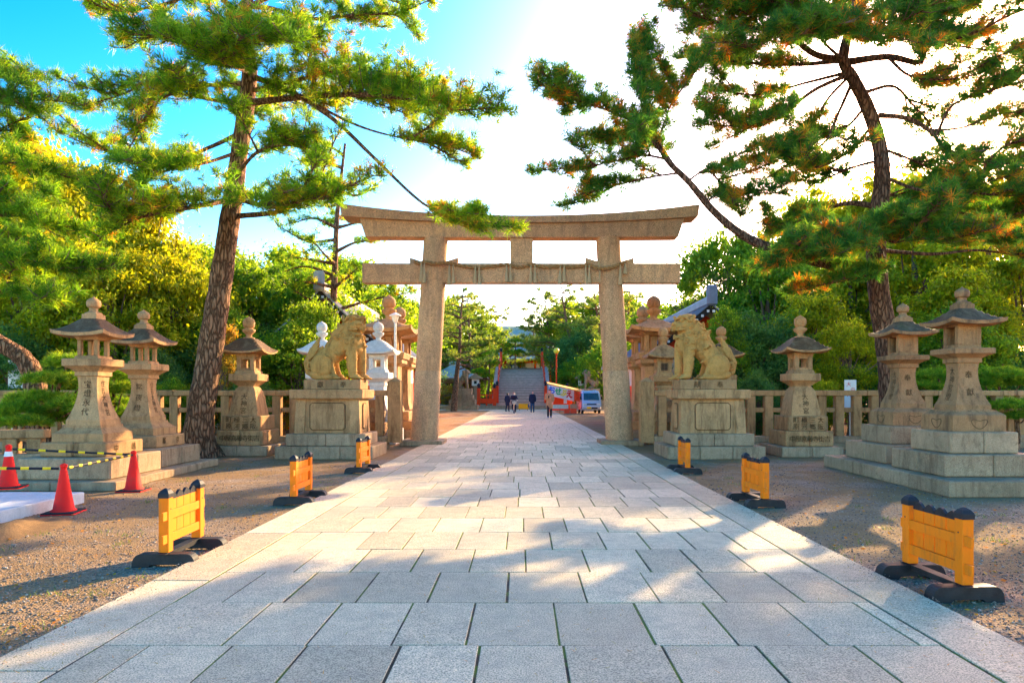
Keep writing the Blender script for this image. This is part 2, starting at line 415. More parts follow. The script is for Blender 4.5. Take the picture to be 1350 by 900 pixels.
# ------------------------------------------------------------------ torii
TZ = 20.0; tz = lambda y: CH + (HY - y) * TZ / F
tor = empty('torii_gate', (0, TZ, 0), 0, 'tall granite torii gate spanning the paved path', 'gate')
for sx in (-1, 1):
    xb, xt = sx * 2.935, sx * 2.575
    fx = lambda z: xb + (xt - xb) * z / 6.2
    b = B(); b.box(sx * 2.935 - .62, sx * 2.935 + .62, -.62, .62, 0, .16, .02); b.build('plinth', M['stone_grey'], tor)
    p = B(); p.rings([[(fx(z) + r * math.cos(a * math.pi / 16), r * math.sin(a * math.pi / 16), z) for a in range(32)] for z, r in [(.12, .41), (.14, .412), (1.2, .40), (2.17, .392), (2.2, .38)]])
    pl = p.build('pillar', M['torii'], tor, smooth=40)
    p = B(); p.rings([[(fx(z) + r * math.cos(a * math.pi / 16), r * math.sin(a * math.pi / 16), z) for a in range(32)] for z, r in [(2.19, .36), (2.22, .378), (4, .372), (5.95, .36), (6.17, .36)]])
    p.build('pillar_drum', M['torii'], pl, smooth=40)
    for s in (-1, 1):       # wedges over the tie beam
        xc = fx(5.4) + s * .36
        b = B(); b.prism([(xc - s * .02, 5.403), (xc + s * .36, 5.403), (xc + s * .36, 5.58), (xc - s * .02, 5.46)], -.11, .11); b.build('wedge', M['torii'], tor)
b = B(); b.box(-4.74, 4.70, -.19, .19, tz(374), tz(348.5), .015); b.build('tie_beam', M['torii'], tor)
b = B(); b.box(-.35, .33, -.17, .17, 5.404, 6.155, .012); b.build('centre_strut', M['torii'], tor)
def beam(xs, zb, zt, hy_b, hy_t, name, xcut0=None):
    b = B(); n = 16; rs = []
    for i in range(n + 1):
        x = xs[0] + (xs[1] - xs[0]) * i / n; q = abs(x) / 5.45
        x0 = x1 = x
        if xcut0 and abs(abs(x) - xcut0[0]) < 1e-6: x0 = math.copysign(xcut0[1], x); x1 = x
        rs.append([(x0, -hy_b, zb(q)), (x0, hy_b, zb(q)), (x1, hy_t, zt(q)), (x1, -hy_t, zt(q))])
    b.rings(rs); return b.build(name, M['torii'], tor)
shz = lambda q: 6.56 + .20 * q ** 2.2
ktop = lambda q: 6.81 + .37 * q ** 2.2
for a, c in ((-4.80, -.0212), (-.02, 4.80)):
    beam((a, c), lambda q: 6.15 + .03 * q ** 2, lambda q: shz(q) - .006, .26, .28, 'upper_lintel', (4.8, 4.63))
for a, c in ((-5.30, -2.3012), (-2.30, 1.1288), (1.13, 5.18)):
    b = B(); n = 12; rs = []
    for i in range(n + 1):
        x = a + (c - a) * i / n; q = abs(x) / 5.45; xe = x * (1.008 if abs(x) > 5.15 else 1)
        rs.append([(x, -.40, shz(q)), (x, .40, shz(q)), (xe, .43, ktop(q) - .06), (xe, 0, ktop(q)), (xe, -.43, ktop(q) - .06)])
    b.rings(rs); b.build('top_lintel', M['torii'], tor)
# sacred rope with straw tassels
rope = empty('sacred_rope', (0, TZ, 4.9), 0, 'twisted straw rope with hanging tassels tied along the torii tie beam', 'rope')
def rp(px, py, y=-.24): v = P(px, py, TZ); return Vector((v.x, y, v.z - 4.9))
pts = [rp(548, 347, -.20), rp(556, 350, -.30), rp(562, 349, -.42), rp(575, 351.5, -.47), rp(588, 350, -.42), rp(598, 350, -.27), rp(612, 352.5), rp(630, 355), rp(648, 353), rp(668, 351), rp(685, 354), rp(702, 351), rp(718, 354), rp(737, 353), rp(755, 354), rp(775, 351.5, -.27), rp(783, 356, -.40), rp(795, 358, -.47), rp(808, 355, -.44), rp(818, 350, -.33), rp(824, 347, -.20)]
cp = catmull(pts, 10)
for ph in (0, math.pi):
    b = B(); q = []
    for i, p in enumerate(cp):
        a = i * .75 + ph; q.append(p + Vector((0, math.cos(a), math.sin(a))) * .032)
    b.tube(q, .034, 6); b.build('rope_strand', M['rope'], rope, smooth=60)
random.seed(3)
def tassel(px, py, L, y):
    p = rp(px, py, y); b = B()
    b.lathe([(-L, .062), (-L + .03, .066), (-L * .62, .05), (-L * .45, .038), (-L * .40, .028), (-L * .3, .034), (0, .016)], n=9)
    b.build('tassel', M['straw'], rope, smooth=40, loc=p, rot=(random.uniform(-.03, .03), random.uniform(-.05, .05), random.uniform(0, 3)))
for px, py, L, y in [(558, 351, .55, -.44), (562.5, 351, .58, -.47), (594, 352, .60, -.36), (599, 352, .55, -.34), (627.5, 354, .50, -.30), (632.5, 354, .52, -.30), (668, 352, .50, -.30), (673, 352, .50, -.30), (700, 352, .52, -.30), (705, 352, .52, -.30), (738, 353, .52, -.30), (743, 352, .50, -.30), (771, 352, .54, -.30), (775.5, 352, .54, -.32), (815, 353, .58, -.44), (822, 350, .32, -.36)]:
    tassel(px, py, L, y)
for px, d in ((558, 0), (787, 0)):
    b = B(); b.tube([rp(px, 348, -.43), rp(px + 1.5, 362, -.44), rp(px + 1, 376, -.43)], .022, 6); b.build('rope_end', M['straw'], rope, smooth=50)

# ------------------------------------------------------------------ stone fences
def fence(name, p0, p1, label, zf=.35, ztop=1.62, step=.47, endpost=None, mat='stone'):
    p0, p1 = Vector((*p0, 0)), Vector((*p1, 0)); L = (p1 - p0).length; ang = math.atan2(p1.y - p0.y, p1.x - p0.x)
    root = empty(name, p0, ang, label, 'fence', 'stone balustrades around the shrine ground')
    n = int(L / step); st = L / n
    pm = B(); pm.box(-.115, .115, -.10, .10, zf + .001, ztop - .155, .012); pm = pm.mesh('post', M[mat])
    mm = B(); mm.box(-st / 2 + .12, st / 2 - .12, -.055, .055, 0, .13, .01); mm = mm.mesh('crossbar', M[mat])
    for i in range(n):
        x = st * (i + .5)
        obj('post', pm, root, (x, 0, 0))
        if i < n - 1: obj('crossbar', mm, root, (x + st / 2, 0, zf + (ztop - zf) * .52))
    k = max(1, round(L / 1.9)); s = L / k
    for i in range(k):
        b = B(); b.box(s * i + .004, s * (i + 1) - .004, -.13, .13, ztop - .152, ztop + random.uniform(-.004, .004), .018); b.build('top_rail', M[mat], root)
        b = B(); b.box(s * i + .004, s * (i + 1) - .004, -.17, .17, zf * .5 + .002, zf, .012); b.build('foundation_block', M['stone_grey'], root)
        b = B(); b.box(s * i + .3, min(L, s * (i + 1) + .3) - .008, -.24, .24, 0, zf * .5 - .002, .012); b.build('foundation_block', M['stone_grey'], root)
    if endpost:
        x = L + .19 if endpost > 0 else -.19
        b = B(); b.sq([(zf * .5, .18), (1.86, .18)], x, 0); b.sq([(1.861, .18), (1.97, .04)], x, 0); b.build('end_post', M[mat], root)
    return root
random.seed(11)
fence('stone_fence', (-15.6, 18.6), (-3.72, 18.6), 'tan stone balustrade with top rail behind the mane-scrolled lion at the pine trunk side', endpost=1)
fence('stone_fence', (3.66, 18.6), (13.5, 18.6), 'tan stone balustrade with top rail behind the lion that looks across the path', endpost=-1)
fence('stone_fence', (-13.5, 10.75), (-8.45, 11.9), 'low stone balustrade of short posts ending at the lantern by the red cones', zf=.46, ztop=.88, step=.36)
fence('stone_fence', (13.6, 18.9), (22, 22), 'tan stone balustrade running back behind the cloud-pruned garden pines')
# short return rows of posts behind the gate pillars
def side_rail(x, y0, y1, lab):
    root = empty('stepped_stone_wall', (x, y0, 0), 0, lab, 'wall', 'stepped stone walls beyond the gate')
    for k in range(4):
        n = 3; s = (y1 - y0) / n
        for i in range(n):
            b = B(); d = .08 * k
            b.box(-.55 + d, .55 - d, s * i + .005, s * (i + 1) - .005, .34 * k + .001, .34 * (k + 1) - .004, .015); b.build('wall_block', M['stone' if k % 2 else 'stone_grey'], root)
side_rail(-4.5, 19.6, 22.4, 'stepped block wall under the tall lanterns beside the white lanterns')
side_rail(4.5, 19.6, 22.4, 'stepped block wall under the tall lanterns beside the grilled lantern')

# ------------------------------------------------------------------ stone lanterns
def roof(b, hw, z0, zt, ht, th, curl, pw=1.4, n=14, bell=0, m_top=1, m_edge=0):
    g_ = [[-1 + 2 * i / n for i in range(n + 1)]][0]
    top, bot = [], []
    for v in g_:
        for u in g_:
            r = max(abs(u), abs(v)); c = (abs(u) * abs(v)) ** 2.2
            t = min(1, (1 - r) / (1 - ht / hw))
            h = t ** pw if not bell else (t ** .75) * (1 - bell) + bell * t * t * (3 - 2 * t)
            top.append((u * hw, v * hw, z0 + th + (zt - z0 - th) * h + curl * c))
            bot.append((u * hw * .985, v * hw * .985, z0 + curl * c * .9 + .03 * (1 - r)))
    N = n + 1; ft = []; fb = []
    for j in range(n):
        for i in range(n):
            a = j * N + i; ft.append([a, a + 1, a + N + 1, a + N]); fb.append([a, a + N, a + N + 1, a + 1])
    b.add(top, ft, m_top); k = len(b.v) - len(top)
    b.add(bot, fb, m_edge); k2 = len(b.v) - len(bot)
    per = [i for i in range(n)] + [i * N + n for i in range(n)] + [n * N + n - i for i in range(n)] + [(n - i) * N for i in range(n)]
    b.f += [[k2 + per[i], k2 + per[(i + 1) % len(per)], k + per[(i + 1) % len(per)], k + per[i]] for i in range(len(per))]; b.m += [m_edge] * len(per)

def blocks(parent, hx, hy, z0, z1, nx=1, ny=1, mat='stone', ch=.018, name='base_block', cx=0, cy=0):
    for i in range(nx):
        for j in range(ny):
            b = B(); jit = random.uniform(-.006, .006)
            b.box(cx - hx + 2 * hx * i / nx + .004, cx - hx + 2 * hx * (i + 1) / nx - .004, cy - hy + 2 * hy * j / ny + .004, cy - hy + 2 * hy * (j + 1) / ny - .004, z0 + .002, z1 - .002 + jit * .3, ch)
            last = b.build(name, M[mat], parent)
    return last

def interp(prof, z):
    for (z0, h0), (z1, h1) in zip(prof, prof[1:]):
        if z0 <= z <= z1: return h0 + (h1 - h0) * (z - z0) / max(1e-6, z1 - z0)
    return prof[0][1] if z < prof[0][0] else prof[-1][1]
FACE = {'front': lambda u, h, z: (u, -h, z), 'right': lambda u, h, z: (h, u, z), 'left': lambda u, h, z: (-h, -u, z)}

def finial(b, z0, z1, r, cups=True):
    H = z1 - z0
    if cups: b.lathe([(z0, r * 1.0), (z0 + H * .05, r * .95), (z0 + H * .08, r * .52), (z0 + H * .17, r * .50), (z0 + H * .21, r * .62), (z0 + H * .30, r * 1.02), (z0 + H * .36, r * 1.12), (z0 + H * .42, r * 1.08), (z0 + H * .44, r * .70), (z0 + H * .475, r * .66), (z0 + H * .50, r * .82), (z0 + H * .58, r * .98), (z0 + H * .70, r * 1.03), (z0 + H * .80, r * .95), (z0 + H * .88, r * .68), (z0 + H * .935, r * .34), (z0 + H * .955, r * .12), (z1, .004)], n=20)
    else: b.lathe([(z0, r * .95), (z0 + H * .12, r * .62), (z0 + H * .28, r * .62), (z0 + H * .36, r * .95), (z0 + H * .55, r * 1.08), (z0 + H * .72, r * .98), (z0 + H * .84, r * .6), (z0 + H * .92, r * .18), (z1, .004)], n=18)

def flare(z0, z1, hb, hm, ht, n=14):      # shaft: wide foot, concave waist, small flare at the head
    out = [(z0, hb), (z0 + .09, hb * .985)]
    for i in range(n + 1):
        t = i / n; z = z0 + .092 + (z1 - z0 - .17) * t
        out.append((z, hm + (hb * .965 - hm) * (1 - t) ** 2.3 + (ht * .86 - hm) * max(0, t - .6) ** 2 * 6.2))
    out += [(z1 - .075, ht * .93), (z1 - .07, ht), (z1, ht)]
    return out

def tall_lantern(loc, label, T, text_front, text_side, side, style, base_text=''):
    root = empty('stone_lantern', loc, 0, label, 'lantern', 'stone lanterns flanking the approach')
    SM = M['stone_backlit' if style == 'R' else 'stone']; z3, z2, zb, zs, zp, zr, ze, zt, zc, zf = T['z3'], T['z2'], T['zb'], T['zs'], T['zp'], T['zr'], T['ze'], T['zt'], T['zc'], T['zf']
    blocks(root, .75, .75, T['z1'], z2, 2, 2, 'stone_grey', name='base_block')
    kid = blocks(root, .54, .54, z2, z3, 2, 1, 'stone_grey' if style == 'R' else 'stone')
    if style == 'L':
        lettering('inscription', kid, [(c, -.26 + .5 * i, .61, .13) for i, c in enumerate(base_text)], lambda u, v: (.5415, u, v), M['carve'])
    b = B(); H = zb - z3
    if style == 'R': b.sq([(z3, .42), (z3 + H * .74, .42), (z3 + H * .80, .41), (z3 + H * .94, .345), (zb, .335)])
    else: b.sq([(z3, .42), (z3 + H * .50, .42), (z3 + H * .56, .395), (z3 + H * .7, .35), (z3 + H * .86, .315), (zb, .31)])
    bs_ = b.build('foot_stone', SM, root)
    if style == 'R':
        for fc in ('front', side):
            hb = B(); zc_ = z3 + H * .36
            for q in (0,):
                pts = []
                for k in range(41):
                    a = 2 * math.pi * k / 40; x = .125 * (.8 * math.sin(a) + .2 * math.sin(a) ** 3); zz = .0058 * (12 * math.cos(a) - 4.6 * math.cos(2 * a) - 1.2 * math.cos(3 * a)) + .012
                    pts.append(FACE[fc](x, .421, zc_ + zz))
                hb.tube(pts, .0055, 5)
            hb.build('heart_carving', M['carve'], bs_)
    prof = flare(zb, zs, .285, .148, .195)
    b = B(); b.sq(prof); sh = b.build('shaft', SM, root, smooth=20)
    for fc, txt in (('front', text_front), (side, text_side)):
        n = len(txt); top = zs - .14; stp = (zs - zb - .28) / n
        items = [(c, 0.0, top - stp * (i + .45), min(.125, stp * .92)) for i, c in enumerate(txt)]
        lettering('inscription', sh, items, lambda u, v, fc=fc: FACE[fc](u, interp(prof, v) + .004, v), M['carve'])
    b = B(); h = zp - zs; b.sq([(zs + .001, .20), (zs + h * .2, .245), (zs + h * .42, .315), (zs + h * .45, .325), (zp - .012, .325), (zp, .315)]); b.build('platform', SM, root)
    if style == 'L':
        b = B(); b.sq([(zp + .001, .20), (zp + .05, .19), (zp + .055, .175)]); b.build('firebox_sill', SM, root)
        for sx in (-1, 1):
            for sy in (-1, 1):
                b = B(); b.box(sx * .137 - .034, sx * .137 + .034, sy * .137 - .034, sy * .137 + .034, zp + .056, zr - .05, .008); b.build('firebox_post', SM, root)
        b = B(); b.sq([(zr - .049, .175), (zr - .02, .19), (zr + .02, .21)]); b.build('firebox_head', SM, root)
    else:
        b = B(); b.sq([(zp + .001, .19), (zp + .06, .185)]); b.build('firebox_sill', SM, root)
        for sx in (-1, 1):
            for sy in (-1, 1):
                b = B(); b.box(sx * .148 - .042, sx * .148 + .042, sy * .148 - .042, sy * .148 + .042, zp + .061, zr - .03, .008); b.build('firebox_post', SM, root)
        b = B(); b.sq([(zr - .029, .19), (zr + .02, .20)]); b.build('firebox_head', SM, root)
        for sy in (-1, 1):
            b = B(); y = sy * .165; b.box(-.105, .105, y - .012, y + .012, zp + .062, zr - .031); pn = b.build('firebox_panel', SM, root)
            b = B(); zc_ = (zp + zr) / 2
            for x0, x1, za, zb_ in ((-.07, .07, .07, .085), (-.07, .07, -.085, -.07), (-.07, -.055, -.07, .07), (.055, .07, -.07, .07), (-.03, .03, -.03, .03)):
                b.box(x0, x1, y + sy * .0125 - .004, y + sy * .0125 + .004, zc_ + za, zc_ + zb_)
            b.build('relief_frame', SM, pn)
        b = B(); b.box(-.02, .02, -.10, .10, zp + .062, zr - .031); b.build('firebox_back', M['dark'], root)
    b = B(); roof(b, .44, ze, zt, .13, .055, .055, 1.25); b.build('roof', [SM, M['roofdark']], root, smooth=28)
    b = B(); b.sq([(zt - .03, .128), (zt + (zc - zt) * .7, .122), (zt + (zc - zt) * .72, .10), (zc, .088)]); b.build('roof_collar', SM, root)
    b = B(); finial(b, zc - .004, zf, .105, False); b.build('finial', SM, root, smooth=40)
    return root
TL = dict(z1=.146, z2=.49, z3=.722, zb=.994, zs=1.885, zp=2.10, zr=2.47, ze=2.465, zt=2.78, zc=2.89, zf=3.17)
TR = dict(z1=.24, z2=.58, z3=.92, zb=1.25, zs=2.09, zp=2.25, zr=2.63, ze=2.62, zt=2.90, zc=3.01, zf=3.27)
random.seed(21)
# shared low plinths
def plinth(label, x0, x1, y0, y1, h, skew):
    root = empty('lantern_plinth', ((x0 + x1) / 2, y0, 0), 0, label, 'plinth', 'low plinths under the lantern pairs')
    w_ = (x1 - x0) / 2; n = 4; s = (y1 - y0) / n
    for i in range(n):
        for sx in (-1, 1):
            b = B(); xa = skew * (s * i)
            b.box(min(0, sx * w_) + xa + .004, max(0, sx * w_) + xa - .004, s * i + .004, s * (i + 1) - .004, 0, h, .015); b.build('plinth_block', M['stone_grey'], root)
plinth('low block plinth under the two lanterns beside the red cones', -8.35, -6.30, 10.35, 14.2, .143, -.05)
plinth('low block plinth under the two lanterns carved with hearts', 6.23, 8.5, 9.72, 14.0, .237, .03)
tall_lantern((-7.28, 11.35, 0), 'tall flared lantern with open firebox beside the red cones, 中嶋 carved on its base', TL, '宝燈永代', '住吉大神宮', 'right', 'L', '中嶋')
tall_lantern((-7.42, 13.1, 0), 'tall flared lantern with open firebox next to the leaning pine trunk, 郡京 carved on its base', TL, '常夜燈', '住吉大神宮', 'right', 'L', '郡京')
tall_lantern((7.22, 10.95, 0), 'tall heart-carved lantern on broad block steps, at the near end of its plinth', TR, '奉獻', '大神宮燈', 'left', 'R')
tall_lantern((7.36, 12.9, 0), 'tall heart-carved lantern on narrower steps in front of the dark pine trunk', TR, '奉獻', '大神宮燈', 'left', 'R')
def short_lantern(loc, label, mat='stone', text=True, s=1, grille=False, slim=False, roofm=None):
    root = empty('stone_lantern', loc, 0, label, 'lantern', 'stone lanterns flanking the approach'); root.scale = (s, s, s)
    m_ = M[mat]; rm = M[roofm or ('roofdark' if mat == 'stone' else mat)]
    if slim:
        blocks(root, .62, .62, 0, .42, 1, 1, mat); blocks(root, .46, .46, .42, .8, 1, 1, mat)
        prof = flare(.8, 1.72, .36, .19, .24)
        b = B(); b.sq(prof); sh = b.build('shaft', m_, root, smooth=20)
    else:
        blocks(root, .74, .74, 0, .25, 2, 1, 'stone_grey')
        bA = blocks(root, .575, .575, .25, .62, 2, 1, mat)
        bB = blocks(root, .485, .485, .62, .98, 1, 1, mat)
        prof = [(.98, .362), (1.02, .36), (1.2, .33), (1.4, .298), (1.55, .268), (1.63, .24), (1.68, .205), (1.70, .19), (1.72, .19)]
        b = B(); b.sq(prof); sh = b.build('shaft', m_, root, smooth=20)
        if text:
            lettering('inscription', sh, [('大', 0, 1.45, .15), ('神', 0, 1.28, .15), ('宮', 0, 1.11, .15)], lambda u, v: (u, -interp(prof, v) - .004, v), M['carve'])
            lettering('inscription', bB, [(c, -.3 + .2 * i, .885, .145) for i, c in enumerate('町極三大')] + [(c, -.3 + .2 * i, .725, .145) for i, c in enumerate('原河郷阪')], lambda u, v: (u, -.4865, v), M['carve'])
            lettering('inscription', bA, [(c, -.42 + .14 * i, .435, .15) for i, c in enumerate('中屋喜藤寺街吉')], lambda u, v: (u, -.5765, v), M['carve'])
    b = B(); b.sq([(1.721, .2), (1.78, .26), (1.84, .345), (1.85, .36), (2.0, .36), (2.02, .35)]); b.build('platform', m_, root)
    b = B(); b.sq([(2.021, .26), (2.09, .24), (2.11, .222)]); b.build('firebox_sill', m_, root)
    for sx in (-1, 1):
        for sy in (-1, 1):
            b = B(); b.box(sx * .163 - .056, sx * .163 + .056, sy * .163 - .056, sy * .163 + .056, 2.111, 2.43, .008); b.build('firebox_post', m_, root)
    b = B(); b.sq([(2.431, .22), (2.50, .235), (2.53, .25)]); b.build('firebox_head', m_, root)
    for sx in (-1, 1):
        for z0, z1 in ((2.111, 2.17), (2.385, 2.43)):
            b = B(); b.box(sx * .185 - .02, sx * .185 + .02, -.106, .106, z0, z1); b.build('window_bar', m_, root)
            b = B(); b.box(-.106, .106, sx * .185 - .02, sx * .185 + .02, z0, z1); b.build('window_bar', m_, root)
    if grille:
        gb = B()
        for k in range(5): gb.box(-.09 + .045 * k - .006, -.09 + .045 * k + .006, -.196, -.188, 2.171, 2.384)
        for k in range(3): gb.box(-.105, .105, -.2, -.1965, 2.20 + .07 * k, 2.212 + .07 * k)
        gb.build('window_grille', M['wood'], root)
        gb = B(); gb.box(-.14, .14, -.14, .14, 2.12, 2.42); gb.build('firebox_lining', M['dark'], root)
    b = B(); roof(b, .54, 2.525, 2.93, .13, .045, .085, 1.5, bell=.55); b.build('roof', [m_, rm], root, smooth=28)
    b = B(); finial(b, 2.915, 3.49, .145); b.build('finial', m_, root, smooth=40)
    return root
short_lantern((-6.93, 16.95, 0), 'squat inscribed lantern between the leaning pine trunk and a lion statue')
short_lantern((6.94, 16.65, 0), 'squat inscribed lantern between a lion statue and the heart-carved lanterns')
short_lantern((-4.43, 20.6, 0), 'clean white granite lantern beside the gate pillar', 'white_granite', False, 1.08, slim=True)
short_lantern((-6.17, 20.6, 0), 'clean white granite lantern half hidden behind the lion statue', 'white_granite', False, 1.08, slim=True)
short_lantern((4.36, 20.6, 0), 'tan lantern with wooden grille window behind the balustrade', 'stone', False, 1.03, grille=True, slim=True, roofm='stone')
short_lantern((6.15, 20.6, 0), 'tan lantern mostly hidden behind the lion that looks across the path', 'stone', False, 1.04, slim=True)

def great_lantern(loc, label):
    root = empty('stone_lantern', loc, 0, label, 'lantern', 'great lanterns beyond the gate')
    for k, (h, z0, z1) in enumerate(((1.25, 0, .3), (1.05, .3, .6), (.85, .6, .92))): blocks(root, h, h, z0, z1, 2, 2, 'stone_grey' if k == 0 else 'stone')
    prof = [(.92, .47), (1.0, .46), (1.2, .40), (1.5, .385), (2.4, .38), (2.5, .40)]
    b = B(); b.sq(prof); sh = b.build('shaft', M['stone'], root, smooth=20)
    lettering('inscription', sh, [('永', 0, 2.2, .24), ('代', 0, 1.9, .24), ('燈', 0, 1.6, .24)], lambda u, v: (u, -interp(prof, v) - .004, v), M['carve'])
    b = B(); b.sq([(2.501, .42), (2.6, .56), (2.75, .56), (2.752, .62), (2.93, .66), (2.96, .64)]); b.build('platform', M['stone'], root)
    b = B(); b.sq([(2.961, .42), (3.06, .40)]); b.build('firebox_sill', M['stone'], root)
    for sx in (-1, 1):
        for sy in (-1, 1):
            b = B(); b.box(sx * .31 - .075, sx * .31 + .075, sy * .31 - .075, sy * .31 + .075, 3.061, 3.58, .012); b.build('firebox_post', M['stone'], root)
    b = B(); b.box(-.1, .1, -.1, .1, 3.061, 3.58); b.build('firebox_core', M['stone'], root)
    b = B(); b.sq([(3.581, .40), (3.68, .50)]); b.build('firebox_head', M['stone'], root)
    b = B(); roof(b, .95, 3.66, 4.15, .22, .11, .13, 1.1); b.build('roof', [M['stone'], M['stone']], root, smooth=28)
    b = B(); finial(b, 4.13, 5.05, .24); b.build('finial', M['stone'], root, smooth=40)
great_lantern((-4.72, 23.7, 0), 'great lantern with round bowl finial beside the street lamp')
great_lantern((-4.9, 26.8, 0), 'great lantern standing behind the one beside the street lamp')
great_lantern((4.68, 23.7, 0), 'great lantern with round bowl finial behind the grilled lantern')
great_lantern((4.8, 26.5, 0), 'great lantern standing close behind the gate pillar on the roofed hall side')
# small grey tiered stone seen over the balustrade
sm = empty('stone_marker', (-11.2, 31, 0), 0, 'grey tiered stone marker seen over the balustrade', 'marker')
for k, (h, z0, z1) in enumerate(((.95, 0, .8), (.8, .8, 1.5), (.7, 1.5, 1.85), (.78, 1.85, 2.0), (.55, 2.0, 2.25), (.62, 2.25, 2.36), (.3, 2.36, 2.6))): blocks(sm, h, h, z0, z1, 1, 1, 'stone_grey', name='tier')

# ------------------------------------------------------------------ lion statues on pedestals
def blob(name, spheres, voxel, mat, parent=None, smooth_it=3, fac=.5):
    bm = bmesh.new(); tb = bmesh.new(); bmesh.ops.create_icosphere(tb, subdivisions=2, radius=1)
    tv = np.array([v.co[:] for v in tb.verts]); tf = [[v.index for v in f.verts] for f in tb.faces]; tb.free(); bm.free()
    vs_, fs = [], []; n = 0
    for c, r, rot in spheres:
        p = tv * np.array(r if hasattr(r, '__len__') else (r, r, r))
        if rot is not None: p = p @ np.array(rot.to_3x3() if hasattr(rot, 'to_3x3') else rot).T
        vs_.append(p + np.array(c)); fs += [[i + n for i in q] for q in tf]; n += len(tv)
    me = bpy.data.meshes.new(name); me.from_pydata(np.concatenate(vs_).tolist(), [], fs)
    o = bpy.data.objects.new(name, me); col.objects.link(o)
    md = o.modifiers.new('r', 'REMESH'); md.mode = 'VOXEL'; md.voxel_size = voxel
    sm_ = o.modifiers.new('s', 'SMOOTH'); sm_.iterations = smooth_it; sm_.factor = fac
    dg = bpy.context.evaluated_depsgraph_get(); me2 = bpy.data.meshes.new_from_object(o.evaluated_get(dg))
    bpy.data.objects.remove(o); bpy.data.meshes.remove(me)
    me2.name = name; me2.materials.clear(); me2.materials.append(mat)
    me2.polygons.foreach_set('use_smooth', [True] * len(me2.polygons))
    return obj(name, me2, parent)
def cap(p, q, r0, r1=None):
    p, q = Vector(p), Vector(q); r1 = r0 if r1 is None else r1; L = (q - p).length; n = max(2, int(L / (min(r0, r1) * .4)) + 1)
    return [(p.lerp(q, i / (n - 1)), r0 + (r1 - r0) * i / (n - 1), None) for i in range(n)]
def chain(pts, rad): 
    out = []
    for i in range(len(pts) - 1): out += cap(pts[i], pts[i + 1], rad[i], rad[i + 1])
    return out
def el(c, r, rx=0, ry=0, rz=0):
    from mathutils import Euler
    return [(Vector(c), r, Euler((rx, ry, rz)).to_matrix())]
def curl(c, r, th, nrm=(0, -1, 0), turns=1.6, ph=0, sgn=1):
    n = Vector(nrm).normalized(); u = n.orthogonal().normalized(); u = Vector((1, 0, 0)) - n * n.x; u.normalize(); v = n.cross(u) * sgn; out = []
    k = int(turns * 14)
    for i in range(k):
        t = i / (k - 1); a = ph + t * turns * 2 * math.pi; rr = r * (1 - .82 * t)
        out.append((Vector(c) + u * math.cos(a) * rr + v * math.sin(a) * rr + n * (.03 * t), th * (1 - .35 * t), None))
    return out
class Hull:                     # finds the carved surface so that curls sit on it
    def __init__(s, S):
        s.c = np.array([tuple(c) for c, r, ro in S]); s.a = []
        for c, r, ro in S:
            rr = np.array(r if hasattr(r, '__len__') else (r, r, r)); m = np.array(ro) if ro is not None else np.eye(3); s.a.append((m / rr).T)
        s.a = np.array(s.a)
    def out(s, p, n):
        p, n = np.array(tuple(p)), np.array(tuple(n)); n = n / np.linalg.norm(n); t = .9
        while t > 0:
            q = np.einsum('nij,nj->ni', s.a, p + n * t - s.c)
            if ((q * q).sum(1) < 1).any(): break
            t -= .012
        return Vector(p + n * t), Vector(n)
def swirl(h, p, n, r, th=.021, turns=1.55, ph=0, sgn=1, lift=.006):
    th = r * .185; turns = min(turns, 1.3)
    p, n = h.out(p, n); u = Vector((0, 0, 1)) - n * n.z
    u = u.normalized() if u.length > .1 else n.orthogonal().normalized(); v = n.cross(u) * sgn; out = [(p + n * .0, (r * .95, r * .95, r * .16), Matrix((u, v, n)).transposed())]; k = int(turns * 18)
    for i in range(k):
        t = i / (k - 1); a = ph + t * turns * 2 * math.pi; rr = r * (1 - .86 * t)
        out.append((p + u * math.cos(a) * rr + v * math.sin(a) * rr + n * (lift + r * (.16 + .22 * t)), th * (1 - .25 * t), None))
    return out
